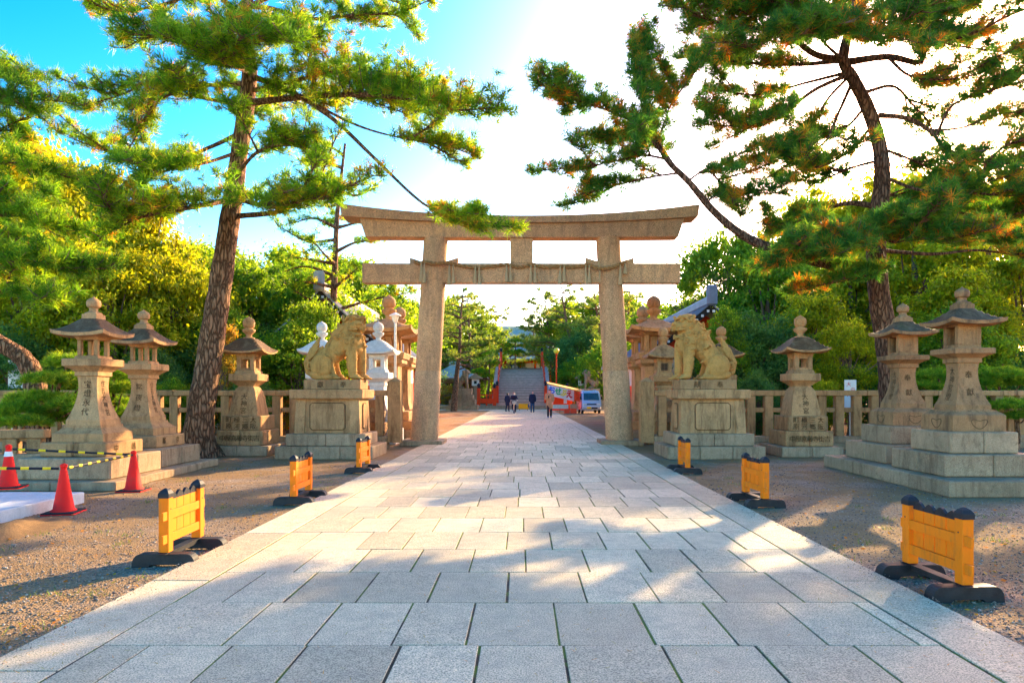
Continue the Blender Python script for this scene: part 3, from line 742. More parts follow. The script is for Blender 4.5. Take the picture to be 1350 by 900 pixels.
def lion(loc, label, head_yaw, mirror, mouth):
    root = empty('lion_statue', loc, 0, label, 'statue', 'guardian lion statues')
    S = []; X = []
    for y in (-.20, .20):
        S += el((-.30, y * 1.18, .33), (.29, .14, .30), 0, .2)                     # haunch
        S += el((-.44, y * 1.1, .12), (.18, .11, .12))
        S += chain([(-.40, y * 1.2, .065), (-.08, y * 1.25, .06), (.02, y * 1.25, .065)], [.075, .07, .08])
        for k in (-1.2, 0, 1.2): S += cap((.03, y * 1.25 + k * .045, .06), (.13, y * 1.25 + k * .055, .035), .036, .028)
        S += cap((-.12, y * 1.15, .42), (-.02, y * 1.2, .12), .07, .06)              # shank in front of the haunch
    S += chain([(-.38, 0, .34), (-.14, 0, .60), (.10, 0, .84), (.28, 0, 1.0)], [.28, .265, .28, .28])
    S += el((.39, 0, .86), (.25, .31, .31)); S += el((.30, 0, 1.14), (.28, .28, .29)); S += el((.14, 0, 1.05), (.25, .27, .30), 0, .6)
    for y, dx in ((-.19, 0), (.19, .12)):
        S += el((.36 + dx * .6, y * 1.15, .90), (.16, .12, .19))                     # shoulder
        S += chain([(.38 + dx, y, .86), (.41 + dx, y * 1.08, .52), (.42 + dx, y * 1.05, .12)], [.15, .122, .105])
        S += el((.41 + dx, y * 1.06, .50), (.13, .125, .07)); S += el((.42 + dx, y * 1.05, .20), (.12, .12, .035))
        S += el((.47 + dx, y * 1.05, .075), (.14, .11, .07))
        for k in (-1.5, -.5, .5, 1.5): S += cap((.53 + dx, y * 1.05 + k * .05, .06), (.64 + dx, y * 1.05 + k * .06, .032), .032, .026)
    # tail: upright flame with a scroll on each flank
    S += chain([(-.54, 0, .10), (-.70, 0, .20), (-.74, 0, .42), (-.63, 0, .66), (-.51, 0, .84), (-.43, 0, 1.01)], [.09, .085, .085, .08, .06, .02])
    S += chain([(-.62, 0, .30), (-.50, 0, .58), (-.36, 0, .80)], [.07, .07, .03])
    for y in (-1, 1):
        for k in range(3): X += chain([(-.70 + .06 * k, y * .075, .46 + .05 * k), (-.60 + .06 * k, y * .07, .66 + .03 * k), (-.47 + .03 * k, y * .03, .92 - .06 * k)], [.026, .024, .010])
    H = []
    H += el((0, 0, 0), (.22, .22, .21)); H += el((.16, 0, -.035), (.15, .17, .095)); H += el((.13, 0, -.20 - .035 * mouth), (.16, .14, .045), 0, .12 + .2 * mouth)
    H += el((.29, 0, .015), (.055, .09, .048)) + el((.31, .045, .0), (.03, .03, .03)) + el((.31, -.045, .0), (.03, .03, .03))
    H += el((.05, 0, -.12), (.14, .16, .10))
    for y in (-1, 1):
        H += el((.23, y * .10, -.055), (.085, .075, .065)); H += el((.175, y * .105, .085), (.05, .05, .045))
        H += chain([(.235, y * .025, .115), (.225, y * .10, .155), (.14, y * .19, .135), (.08, y * .22, .06)], [.028, .034, .030, .018])
        H += chain([(.30, y * .03, -.115), (.25, y * .15, -.125), (.12, y * .19, -.10)], [.018, .02, .016])       # lip
        H += el((.0, y * .225, .12), (.055, .03, .10), 0, -.6) + cap((.26, y * .06, -.11), (.25, y * .06, -.165), .017, .008)
    H += el((-.03, 0, .17), (.18, .15, .06))
    rotm = Matrix.Rotation(head_yaw, 3, 'Z'); hc = Vector((.40, 0, 1.335))
    S += [(hc + rotm @ (Vector(c) * 1.16), (tuple(q * 1.16 for q in r) if hasattr(r, '__len__') else r * 1.16), (rotm @ ro) if ro is not None else (rotm if hasattr(r, '__len__') else None)) for c, r, ro in H]
    h = Hull(S); fd = rotm @ Vector((1, 0, 0)); sd = rotm @ Vector((0, 1, 0)); up = Vector((0, 0, 1)); k = 0
    for ring, (back, n, r) in enumerate(((.02, 9, .088), (-.12, 10, .105), (-.24, 9, .105))):      # mane round the face
        for i in range(n):
            a = math.pi * (-.62 + 1.24 * i / (n - 1)) + math.pi; d = (sd * math.sin(a) + up * math.cos(a)) - fd * .28 * ring
            if ring == 0 and d.z > .35: continue
            X += swirl(h, hc + fd * back - up * .03, d, r, .02, 1.5, k * 1.3, 1 if i % 2 else -1); k += 1
    for y in (-1, 1):
        for i, (x, z, r) in enumerate(((.52, 1.0, .085), (.36, 1.04, .095), (.18, 1.03, .095), (.42, .88, .095), (.02, .98, .085), (.26, .87, .075))): X += swirl(h, (x, 0, z), (.15, y, .1), r, .02, 1.5, i * 1.1, y)
        for i, z in enumerate((.74, .62, .50, .39, .28)): X += swirl(h, (.37 + (.12 if y > 0 else 0), y * .2, z), (-1, y * .55, 0), .052, .017, 1.2, i, y)
        X += swirl(h, (-.65, 0, .34), (0, y, 0), .125, .034, 1.8, 1.0, -y, .0)
        X += swirl(h, (-.27, 0, .46), (.1, y, .25), .05, .014, 1.2, 0, y)
        X += chain([h.out((-.30 + .25 * math.cos(a), 0, .32 + .26 * math.sin(a)), (0, y, .0))[0] for a in [R(20 + 16 * q) for q in range(9)]], [.016] * 9)   # haunch rim
        for i in range(5):                                                           # locks down the back of the neck
            x0 = .30 - .085 * i; z0 = 1.24 - .05 * i
            X += chain([h.out((x0 - dx, 0, z0 - dz), (-.35, y * (.9 - .15 * i), .2))[0] for dx, dz in ((0, 0), (.05, .10), (.13, .18), (.17, .27))], [.040, .042, .034, .012])
    for z in (1.02, .94, .85): X += swirl(h, (.40, 0, z), (1, .0, .1), .07, .02, 1.5, z * 9, 1)
    for i in range(6): X += chain([h.out((-.1 - .07 * i, 0, .95 - .085 * i), (-.6, 0, .8))[0] + Vector((0, 0, -.01)), h.out((-.16 - .07 * i, 0, .90 - .085 * i), (-.6, 0, .8))[0] + Vector((0, 0, -.012))], [.032, .022])     # spine ridge
    S = S + X
    if mirror:
        mm = Matrix(((-1, 0, 0), (0, 1, 0), (0, 0, 1)))
        S = [(mm @ Vector(c), r, (mm @ Matrix(ro) @ mm) if ro is not None else None) for c, r, ro in S]
    S = [(Vector(c) + Vector((0, 0, .004)), r, ro) for c, r, ro in S]
    body = blob('body', S, .0122, M['gold'], root, 1, .35)
    body.location = (0.02 if not mirror else -.02, 0, .228)
    b = B(); b.box(-.67, .67, -.42, .42, 0, .23, .012); sl = b.build('statue_slab', M['stone'], root)
    lettering('inscription', sl, [('獻' if not mirror else '献', -.27, .115, .15), ('奉', .27, .115, .15)], lambda u, v: (u, -.4215, v), M['carve'])
    return root
def pedestal(loc, label):
    root = empty('pedestal', loc, 0, label, 'pedestal', 'lion pedestals')
    blocks(root, 1.135, .82, 0, .30, 3, 2, 'stone_grey'); blocks(root, .935, .66, .30, .585, 2, 1, 'stone_grey')
    b = B(); b.box(-.70, .70, -.43, .43, .586, 1.39); b.build('core_block', M['stone_grey'], root)
    pf = [(.587, 0), (1.388, .035)]
    for sx in (-1, 1):
        for sy in (-1, 1):
            b = B(); b.rings([[(sx * (.66 - i) + a * .115, sy * (.41 - i) + c * .115, z) for a, c in ((-1, -1), (1, -1), (1, 1), (-1, 1))] for z, i in pf]); b.build('corner_pilaster', M['stone'], root)
    def framed(w_, h_, fn, nm):
        c_ = .05; out = [(-w_, -h_ + c_), (-w_ + c_, -h_), (w_ - c_, -h_), (w_, -h_ + c_), (w_, h_ - c_), (w_ - c_, h_), (-w_ + c_, h_), (-w_, h_ - c_)]
        b = B(); b.rings([[fn(u, d, v) for u, v in out] for d in (0.0, .03)]); pn = b.build(nm, M['stone'], root)
        b = B(); b.tube([fn(u * 1.045, .008, v * 1.06) for u, v in out + out[:1]], .008, 5, cap=False); b.build('panel_groove', M['carve'], pn)
    for s in (-1, 1):
        b = B(); b.box(-.545, .545, min(s * .431, s * .475), max(s * .431, s * .475), .588, 1.388); b.build('face_slab', M['stone'], root)
        framed(.40, .30, lambda u, d, v, s=s: (u, s * (.476 + d), .985 + v), 'face_panel')
        b = B(); b.box(min(s * .701, s * .745), max(s * .701, s * .745), -.29, .29, .588, 1.388); b.build('face_slab', M['stone'], root)
        framed(.18, .29, lambda u, d, v, s=s: (s * (.746 + d), u, .985 + v), 'face_panel')
    b = B(); b.sq([(1.391, .80), (1.42, .85), (1.60, .86), (1.62, .845)], ry=.72); b.build('cap_stone', M['stone'], root)
    return root
pedestal((-4.58, 16.22, 0), 'panelled stone pedestal carrying the lion with its face turned outward')
pedestal((4.50, 16.22, 0), 'panelled stone pedestal carrying the lion that looks across the path')
lion((-4.50, 16.22, 1.625), 'seated sandstone lion with upright scroll tail and face turned outward from the path', R(-58), False, 0)
lion((4.42, 16.22, 1.625), 'seated sandstone lion with open mouth looking across the path', R(-20), True, 1)
# ------------------------------------------------------------------ foliage tools
rng = np.random.default_rng(7)
def tri_mesh(name, V, tint, mat, k=3):       # V: (n, k, 3) separate little faces
    n = len(V); me = bpy.data.meshes.new(name)
    me.vertices.add(n * k); me.vertices.foreach_set('co', np.ascontiguousarray(V, dtype=np.float32).ravel())
    me.loops.add(n * k); me.loops.foreach_set('vertex_index', np.arange(n * k, dtype=np.int32))
    me.polygons.add(n); me.polygons.foreach_set('loop_start', np.arange(0, n * k, k, dtype=np.int32))
    a = me.attributes.new('tint', 'FLOAT', 'POINT'); a.data.foreach_set('value', np.repeat(np.asarray(tint, dtype=np.float32), k))
    me.materials.append(mat); me.update(calc_edges=True); return me
def frames(ax):
    ax = ax / np.linalg.norm(ax, axis=1, keepdims=True)
    h = np.where(np.abs(ax[:, 2:3]) < .9, np.array([[0, 0, 1.]]), np.array([[1., 0, 0]]))
    u = np.cross(h, ax); u /= np.linalg.norm(u, axis=1, keepdims=True); v = np.cross(ax, u)
    return np.stack([u, v, ax], axis=2)       # columns
def tuft_templates(nn, L, wd, k=5, up=.15):
    out = []
    for _ in range(k):
        T = np.zeros((nn, 3, 3))
        th = rng.uniform(0, 2 * np.pi, nn); ph = np.arccos(rng.uniform(up - .15, .98, nn)); l = L * rng.uniform(.75, 1.1, nn)
        d = np.stack([np.sin(ph) * np.cos(th), np.sin(ph) * np.sin(th), np.cos(ph)], 1)
        b0 = d * .02 + np.array([0, 0, 1]) * rng.uniform(-.06, .05, (nn, 1))
        s = np.cross(d, rng.normal(size=(nn, 3))); s /= np.linalg.norm(s, axis=1, keepdims=True)
        T[:, 0] = b0 + s * wd; T[:, 1] = b0 - s * wd; T[:, 2] = b0 + d * l[:, None]
        out.append(T)
    return out
def tufts(pos, ax, scale, tint, TT, mats_rand=.08):
    n = len(pos); Fm = frames(ax); V = []; t_ = []
    which = rng.integers(0, len(TT), n)
    for k, T in enumerate(TT):
        s = which == k
        if not s.any(): continue
        q = np.einsum('nij,mkj->nmki', Fm[s], T) * scale[s][:, None, None, None] + pos[s][:, None, None, :]
        V.append(q.reshape(-1, 3, 3)); t_.append(np.repeat(tint[s], len(T)) + rng.normal(0, mats_rand, s.sum() * len(T)))
    return np.concatenate(V), np.clip(np.concatenate(t_), 0, 1)
TT_NEAR = tuft_templates(30, .185, .0078)
TT_MID = tuft_templates(26, .19, .0095)
TT_FAR = tuft_templates(12, .34, .026)

class Pine:
    def __init__(s, name, label, base, group=None, bark='bark', cat='tree'):
        s.root = empty(name, base, 0, label, cat, group); s.base = Vector(base); s.pos = []; s.ax = []; s.bark = M[bark]; s.k = s.ks = 1.; s.sub = 0; s.tw = B()
    def wood(s, name, pts, r0, r1, n=10, knot=.04, base_flare=False):
        cp_ = catmull([Vector(p) - s.base for p in pts], 6); k = len(cp_); rad = []
        for i in range(k):
            t = i / (k - 1); r = r0 + (r1 - r0) * t ** .8
            if base_flare: r *= 1 + .55 * math.exp(-t * 26)
            rad.append(r * (1 + random.uniform(-knot, knot)))
        b = B(); b.tube(cp_, rad, n); b.build(name, s.bark, s.root, smooth=50); return cp_
    def limb(s, pts, r0, r1=.015, f0=.3, dens=8, spread=.8, up=.25, tuft=.12, droop=0., wood=True, sub=None):
        cp_ = s.wood('limb', pts, r0, r1, 7) if wood else catmull([Vector(p) - s.base for p in pts], 6)
        sub = s.sub if sub is None else sub
        for _ in range(sub):
            t = random.uniform(max(.2, f0), .95); k = min(len(cp_) - 2, int(t * (len(cp_) - 1))); tg = (cp_[k + 1] - cp_[k]).normalized(); sd = tg.cross(Vector((0, 0, 1))) * random.choice((-1, 1))
            dv = (sd * random.uniform(.3, 1) + tg * random.uniform(.3, 1) + Vector((0, 0, random.uniform(-.15, .45)))).normalized(); l = random.uniform(.7, 1.5); p0 = cp_[k] + s.base
            s.limb([p0, p0 + dv * l * .5 + Vector((0, 0, .04)), p0 + dv * l + Vector((0, 0, random.uniform(-.05, .2)))], .028, .008, .25, dens * .8, spread * .62, up, tuft, droop, True, 0)
        L = sum((cp_[i + 1] - cp_[i]).length for i in range(len(cp_) - 1)); n = max(2, int(L * dens * s.k * (1 - f0))); spread *= s.ks
        for i in range(n + 3):
            t = f0 + (1 - f0) * (i + random.random() * .8) / n; t = min(.999, t); x = t * (len(cp_) - 1); k = int(x); p = cp_[k].lerp(cp_[min(k + 1, len(cp_) - 1)], x - k)
            tg = (cp_[min(k + 1, len(cp_) - 1)] - cp_[k]).normalized()
            side = tg.cross(Vector((0, 0, 1)))
            side = side.normalized() if side.length > .1 else Vector((random.uniform(-1, 1), random.uniform(-1, 1), 0)).normalized()
            d = side * random.choice((-1, 1)) * random.uniform(.35, 1) + tg * random.uniform(.2, .9) + Vector((0, 0, random.uniform(-.25, .75) * (up * 3)))
            d.normalize(); l = spread * random.uniform(.35, 1) * (1 - .35 * t)
            q1 = p + d * l * .55 + Vector((0, 0, l * .03)); q2 = p + d * l + Vector((0, 0, l * (up * .6 - droop)))
            s.tw.tube([p, q1, q2], [.014, .010, .006], 4, cap=False)
            for j in range(max(2, int(l / tuft))):
                u_ = .22 + .78 * (j + random.random()) / max(2, int(l / tuft)); u_ = min(1, u_)
                c = (p.lerp(q1, u_ / .55) if u_ < .55 else q1.lerp(q2, (u_ - .55) / .45))
                s.pos.append(c + Vector((random.gauss(0, .06), random.gauss(0, .06), random.gauss(.02, .055))))
                s.ax.append(d * .55 + Vector((random.gauss(0, .45), random.gauss(0, .45), .65 + random.gauss(0, .3))))
    def pad(s, c, r, n, up=.8):         # cloud-pruned pad of shoots
        c = Vector(c) - s.base
        for _ in range(n):
            a = random.uniform(0, 2 * math.pi); q = math.sqrt(random.random()); h = random.random()
            dx, dy = math.cos(a) * q, math.sin(a) * q
            z = (1 - q * q) ** .5 * (.25 + .75 * h)
            s.pos.append(c + Vector((dx * r[0], dy * r[1], z * r[2]))); s.ax.append(Vector((dx * .7, dy * .7, up + z)))
    def finish(s, mat, TT, sc0=1., bias=0., zlit=True):
        pos = np.array([p[:] for p in s.pos]); ax = np.array([a[:] for a in s.ax]); n = len(pos)
        clump = np.sin(pos[:, 0] * 2.1 + 1) * np.sin(pos[:, 1] * 1.7) * np.sin(pos[:, 2] * 2.6 + .5)
        tint = np.clip(.42 + bias + .25 * clump + rng.normal(0, .27, n), 0, 1)
        V, t_ = tufts(pos, ax, sc0 * rng.uniform(.75, 1.25, n), tint, TT)
        obj('needles', tri_mesh('needles', V, t_, M[mat]), s.root)
        if s.tw.f: tag(s.tw.build('twigs', M['bark_far'], s.root), kind='stuff')
        return s.root

# ------------------------------------------------------------------ the two big pines
random.seed(17)
zl = 15.9
def Q(pts, d0, base=zl): return [P(x, y, base + (d0 if not isinstance(d0, (list, tuple)) else d0[i])) for i, (x, y) in enumerate(pts)]
lp = Pine('pine_tree', 'tall leaning red-barked pine with layered branches over the inscribed lanterns', (*G(266, 602), 0))
tr = [Vector((*G(266, 602), -.05)), P(262, 565, zl), P(273, 490, zl), P(289, 385, zl), P(303, 290, zl), P(315, 205, zl), P(329, 100, zl), P(323, 30, zl), P(332, -50, zl + .2), P(330, -150, zl + .3)]
lp.k, lp.ks, lp.sub = 1.35, 1.25, 4
lp.wood('trunk', tr, .37, .09, 16, .05, True)
L_ = lp.limb
L_(Q([(332, 135), (400, 128), (470, 125), (530, 130), (590, 145), (655, 142)], [0, -.6, -1.1, -1.5, -1.8, -2]), .085, .012, .05, 15, .85, .4)
L_(Q([(332, 120), (395, 105), (450, 95), (510, 112), (560, 125)], [0, -.2, -.5, -.8, -1.1]), .06, .012, .1, 15, .9, .35)
L_(Q([(330, 100), (385, 122), (440, 158), (490, 205), (545, 258), (578, 280), (632, 303)], [0, -.3, -.8, -1.2, -1.6, -1.8, -2.0]), .075, .012, .78, 16, .42, .1)
L_(Q([(400, 130), (470, 165), (530, 182), (592, 190)], [-.5, -.8, -1.0, -1.2]), .04, .01, .6, 16, .5, .3)
L_(Q([(327, 8), (360, 12), (410, 25), (470, 20), (520, 20), (545, 38)], [0, .2, .3, .4, .5, .5]), .07, .012, .35, 11, .7, .2)
L_(Q([(327, 8), (380, -10), (450, -15), (530, 5)], [0, .6, 1, 1.2]), .06, .012, .3, 10, .7, .2)
L_(Q([(328, 30), (300, 5), (270, -12), (220, 5), (160, 15), (118, 5)], [0, -.3, -.5, -.6, -.7, -.8]), .075, .012, .25, 12, .75, .2)
L_(Q([(328, 75), (270, 62), (220, 50), (170, 45)], [0, -.9, -1.3, -1.6]), .06, .012, .2, 14, .8, .3)
L_(Q([(326, 110), (270, 112), (220, 100), (160, 125), (108, 140)], [0, .5, .8, 1, 1.1]), .06, .012, .35, 11, .65, .2)
L_(Q([(322, 140), (270, 130), (225, 125), (190, 150)], [0, -1.0, -1.6, -1.8]), .06, .012, .2, 14, .85, .3)
L_(Q([(318, 175), (275, 195), (225, 212), (160, 205), (108, 188)], [0, .2, .4, .6, .7]), .06, .012, .3, 11, .6, .1)
L_(Q([(316, 200), (270, 215), (230, 222), (190, 235)], [0, -.9, -1.4, -1.8]), .05, .012, .3, 13, .7, .2)
L_(Q([(308, 262), (260, 272), (210, 280), (165, 290), (142, 275)], [0, -1.2, -1.7, -2.0, -2.2]), .075, .012, .1, 17, .85, .35)
L_(Q([(308, 255), (330, 268), (370, 270), (410, 262), (440, 262)], [0, -1.4, -1.6, -1.7, -1.7]), .06, .012, .05, 16, .75, .35)
L_(Q([(313, 285), (370, 278), (405, 252), (424, 225), (428, 212), (406, 204)], [0, -.5, -.8, -1, -1, -1]), .07, .025, .55, 5, .5, .2)
L_(Q([(312, 230), (340, 200), (372, 190), (400, 175)], [0, -.8, -1.2, -1.5]), .05, .012, .2, 12, .7, .3)
L_(Q([(329, 95), (300, 85), (285, 70)], [0, -1.6, -2.6]), .06, .012, .15, 15, .9, .3)
L_(Q([(327, 60), (350, 45), (380, 55)], [0, -1.5, -2.6]), .06, .012, .2, 13, .9, .3)
L_(Q([(325, 130), (335, 150), (345, 120)], [0, 1.8, 3.2]), .06, .012, .2, 9, .9, .2)
L_(Q([(330, -60), (280, -75), (230, -70)], [.2, .5, .8]), .05, .012, .1, 9, .8, .2)
L_(Q([(331, -100), (390, -110), (440, -90)], [.2, -.3, -.8]), .05, .012, .1, 9, .8, .2)
L_(Q([(330, -145), (335, -190), (340, -215)], .3), .05, .012, 0, 12, .9, .2)
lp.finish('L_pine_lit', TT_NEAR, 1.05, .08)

random.seed(29)
zr_ = 17.0
rb = (P(1182, 500, zr_).x, zr_, 0)
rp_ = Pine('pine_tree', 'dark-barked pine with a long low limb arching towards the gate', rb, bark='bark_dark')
Q2 = lambda pts, d: Q(pts, d, zr_)
rp_.k, rp_.ks, rp_.sub = 1.55, 1.25, 5
rp_.wood('trunk', [Vector((rb[0], rb[1], -.05)), P(1177, 520, zr_), P(1170, 455, zr_), P(1159, 390, zr_), P(1155, 335, zr_), P(1158, 285, zr_), P(1163, 240, zr_), P(1160, 195, zr_), P(1145, 145, zr_), P(1125, 105, zr_), P(1112, 78, zr_), P(1122, 30, zr_), P(1140, -40, zr_), P(1150, -130, zr_)], .33, .08, 16, .05, True)
L_ = rp_.limb
L_(Q2([(1157, 365), (1100, 350), (1030, 332), (982, 312), (942, 280), (908, 240), (880, 212), (862, 180)], [0, -.7, -1.1, -1.3, -1.4, -1.4, -1.3, -1.2]), .16, .05, .88, 5, .4, .3)
D = -1.2
L_(Q2([(872, 200), (840, 165), (800, 145), (755, 130), (712, 112)], [D, D - .2, D - .3, D - .5, D - .6]), .04, .01, .15, 16, .62, .35)
L_(Q2([(866, 190), (850, 140), (848, 100), (850, 45)], [D, D + .1, D + .2, D + .3]), .035, .008, .1, 14, .5, .2)
L_(Q2([(866, 190), (880, 150), (890, 120), (880, 100)], [D, D + .5, D + .8, D + .9]), .03, .008, .1, 15, .5, .3)
L_(Q2([(880, 210), (845, 205), (800, 215), (765, 220)], [D, D - .4, D - .6, D - .6]), .035, .008, .2, 12, .5, .1)
L_(Q2([(895, 228), (850, 235), (810, 245), (770, 255)], [D, D + .2, D + .4, D + .4]), .03, .008, .2, 12, .5, .1)
L_(Q2([(890, 220), (865, 190), (815, 180), (775, 185)], [D, D + .8, D + 1, D + 1.2]), .035, .008, .2, 12, .55, .2)
L_(Q2([(905, 240), (930, 225), (950, 240), (965, 262)], [D, D - .3, D - .4, D - .4]), .03, .008, .15, 10, .5, .1)
L_(Q2([(930, 268), (950, 255), (985, 262)], [D - .1, D + .3, D + .5]), .03, .008, .1, 10, .5, .1)
# crown
L_(Q2([(1113, 80), (1075, 72), (1035, 45), (980, 35), (930, 25), (893, 5)], [0, -.4, -.8, -1, -1.1, -1.2]), .10, .012, .25, 15, .85, .25)
L_(Q2([(1113, 80), (1060, 85), (1010, 85), (960, 80), (915, 70)], [0, .6, 1, 1.2, 1.4]), .07, .012, .2, 13, .7, .2)
L_(Q2([(1120, 98), (1075, 118), (1030, 150), (985, 165), (930, 165)], [0, -.5, -.9, -1.1, -1.2]), .065, .012, .35, 14, .7, .3)
L_(Q2([(1120, 95), (1060, 110), (1000, 125), (940, 118)], [0, .5, .8, 1]), .05, .012, .4, 12, .6, .15)
L_(Q2([(1122, 112), (1105, 150), (1085, 190), (1040, 205), (990, 215)], [0, -.2, -.3, -.4, -.5]), .05, .012, .5, 9, .6, .1)
L_(Q2([(1115, 82), (1170, 75), (1212, 82), (1225, 60), (1280, 45), (1345, 15), (1400, 5)], [0, -.5, -.9, -1.1, -1.2, -1.4, -1.5]), .10, .012, .3, 12, .8, .25)
L_(Q2([(1120, 40), (1080, 15), (1030, 5), (980, -10)], [0, -1, -1.5, -1.8]), .06, .012, .15, 15, .85, .3)
L_(Q2([(1122, 30), (1170, 15), (1230, 15), (1290, 5)], [0, -.8, -1.2, -1.4]), .06, .012, .15, 14, .85, .3)
L_(Q2([(1125, 20), (1140, 40), (1160, 55)], [0, -1.6, -2.4]), .05, .012, .2, 14, .8, .3)
L_(Q2([(1125, 25), (1090, 40), (1060, 45)], [0, -1.7, -2.6]), .05, .012, .2, 14, .8, .3)
L_(Q2([(1128, 20), (1150, -5), (1160, -10)], [0, 1.6, 2.6]), .05, .012, .2, 8, .8, .2)
L_(Q2([(1142, -50), (1090, -60), (1030, -50)], [0, .5, .9]), .05, .012, .2, 9, .8, .2)
L_(Q2([(1146, -90), (1200, -100), (1260, -80)], [0, .3, .6]), .05, .012, .2, 8, .8, .2)
L_(Q2([(1149, -125), (1150, -170), (1155, -200)], 0), .05, .012, 0, 10, .8, .2)
# right side
L_(Q2([(1140, 122), (1178, 114), (1205, 140), (1225, 160)], [0, .2, .3, .3]), .055, .012, .5, 7, .6, .1)
L_(Q2([(1158, 152), (1195, 156), (1225, 172), (1250, 198), (1300, 214), (1365, 216)], [0, -.3, -.5, -.7, -.9, -1.1]), .075, .015, .45, 9, .7, .15)
L_(Q2([(1225, 172), (1270, 168), (1320, 150), (1370, 150)], [-.5, -.2, 0, .2]), .04, .01, .4, 8, .7, .1)
L_(Q2([(1300, 214), (1290, 240), (1260, 265), (1220, 280)], [-.9, -1, -1.1, -1.2]), .035, .01, .3, 10, .6, .2)
L_(Q2([(1310, 215), (1340, 245), (1370, 270)], [-.9, -1.2, -1.4]), .035, .01, .2, 11, .7, .2)
for pts_, d_, de in (([(1122, 30), (1200, 45), (1260, 60), (1330, 70), (1380, 80)], [0, .8, 1.4, 1.8, 2], 10), ([(1160, 195), (1200, 210), (1250, 232), (1290, 238)], [0, .5, .8, 1], 9),
                   ([(1163, 232), (1210, 250), (1260, 252), (1330, 258), (1380, 250)], [0, -.8, -1.3, -1.7, -2], 12), ([(1160, 250), (1190, 262), (1230, 270)], [0, 1.2, 2], 10),
                   ([(1235, 178), (1255, 140), (1300, 122), (1350, 108)], [-.6, -.8, -1, -1.2], 10), ([(1120, 100), (1092, 130), (1075, 160), (1060, 190), (1030, 192)], [0, .3, .5, .6, .7], 9),
                   ([(1140, 142), (1115, 168), (1080, 182), (1010, 188)], [0, .6, 1, 1.3], 9), ([(1113, 80), (1090, 60), (1055, 22), (1005, 58), (955, 55)], [0, -.8, -1.4, -1.7, -1.9], 12),
                   ([(1170, 75), (1200, 100), (1250, 105), (1300, 95)], [-.5, -.9, -1.1, -1.3], 9), ([(1300, 214), (1330, 190), (1370, 185)], [-.9, -1.2, -1.4], 10),
                   ([(1157, 212), (1120, 222), (1080, 238), (1035, 236)], [0, .9, 1.5, 1.9], 9), ([(1150, 165), (1125, 195), (1095, 215), (1060, 225)], [0, -.5, -.9, -1.1], 8), ([(1160, 290), (1220, 300), (1280, 318), (1350, 312)], [0, .8, 1.2, 1.5], 11)):
    L_(Q2(pts_, d_), .045, .012, .3, de, .7, .2)
# low limbs and the dense skirt
L_(Q2([(1157, 272), (1118, 268), (1085, 277), (1045, 295), (1020, 305)], [0, .2, .4, .6, .7]), .085, .012, .35, 14, .6, .3)
L_(Q2([(1157, 300), (1110, 325), (1070, 338), (1040, 345)], [0, -1.4, -2.0, -2.3]), .07, .012, .2, 20, .7, .3)
L_(Q2([(1157, 300), (1175, 318), (1210, 312), (1250, 318), (1285, 308)], [0, -1.5, -2.0, -2.2, -2.3]), .07, .012, .15, 20, .7, .35)
L_(Q2([(1157, 305), (1140, 318), (1120, 325)], [0, -1.6, -2.6]), .06, .012, .2, 22, .75, .35)
L_(Q2([(1157, 320), (1165, 345), (1150, 362), (1110, 368)], [0, -1.0, -1.4, -1.6]), .05, .012, .4, 14, .4, .2)
L_(Q2([(1160, 270), (1210, 285), (1260, 280), (1310, 290), (1360, 280)], [0, -.3, -.6, -.9, -1.1]), .06, .012, .3, 14, .75, .3)
L_(Q2([(1160, 330), (1230, 335), (1290, 330), (1360, 340)], [0, .4, .8, 1]), .06, .02, .75, 5, .5, .1)
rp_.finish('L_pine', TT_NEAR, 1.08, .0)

# pine leaning in from the edge, by the low balustrade
random.seed(31)
eb = (P(46, 560, 15.2).x, 15.2, 0)
ep = Pine('pine_tree', 'leaning pine with heavy dark foliage beside the low balustrade', eb, bark='bark')
ep.wood('trunk', [Vector((eb[0], eb[1], -.05)), P(47, 530, 15.2), P(44, 495, 15.2), P(28, 470, 15.1), P(0, 452, 15), P(-40, 420, 14.9), P(-70, 350, 14.8), P(-80, 250, 14.8), P(-78, 120, 14.8), P(-70, 0, 14.8)], .27, .09, 12, .06, True)
ep.k, ep.ks, ep.sub = 1.2, 1.2, 2
L_ = ep.limb; Q3 = lambda pts, d: Q(pts, d, 14.6)
L_(Q3([(-78, 160), (-40, 140), (5, 130), (40, 145)], [0, -.3, -.5, -.6]), .06, .012, .4, 14, .7, .3)
L_(Q3([(-80, 240), (-30, 220), (20, 215), (45, 232)], [0, -.4, -.6, -.6]), .06, .012, .3, 16, .75, .3)
L_(Q3([(-78, 290), (-20, 285), (30, 285), (58, 300)], [0, -.6, -.9, -1]), .06, .012, .3, 17, .8, .3)
L_(Q3([(-70, 350), (-10, 345), (40, 345), (80, 352)], [0, -.6, -.9, -1]), .06, .012, .3, 20, .8, .3)
L_(Q3([(-55, 400), (0, 385), (40, 390), (70, 395)], [0, -.5, -.7, -.7]), .06, .012, .3, 18, .7, .3)
L_(Q3([(-70, 340), (-20, 320), (20, 318), (50, 330)], [0, .4, .6, .8]), .05, .012, .3, 15, .8, .3)
L_(Q3([(-78, 200), (-30, 180), (10, 172), (30, 180)], [0, .3, .5, .6]), .05, .012, .3, 14, .7, .3)
L_(Q3([(-80, 120), (-30, 100), (-5, 95), (15, 105)], [0, .1, .2, .3]), .05, .012, .3, 14, .7, .3)
L_(Q3([(-72, 20), (-120, 0), (-150, 20)], [0, .3, .5]), .05, .012, .2, 10, .8, .2)
L_(Q3([(-80, 260), (-140, 250), (-190, 260)], [0, .3, .5]), .05, .012, .2, 8, .8, .2)
ep.finish('L_pine_lit', TT_NEAR, 1.05, -.12)

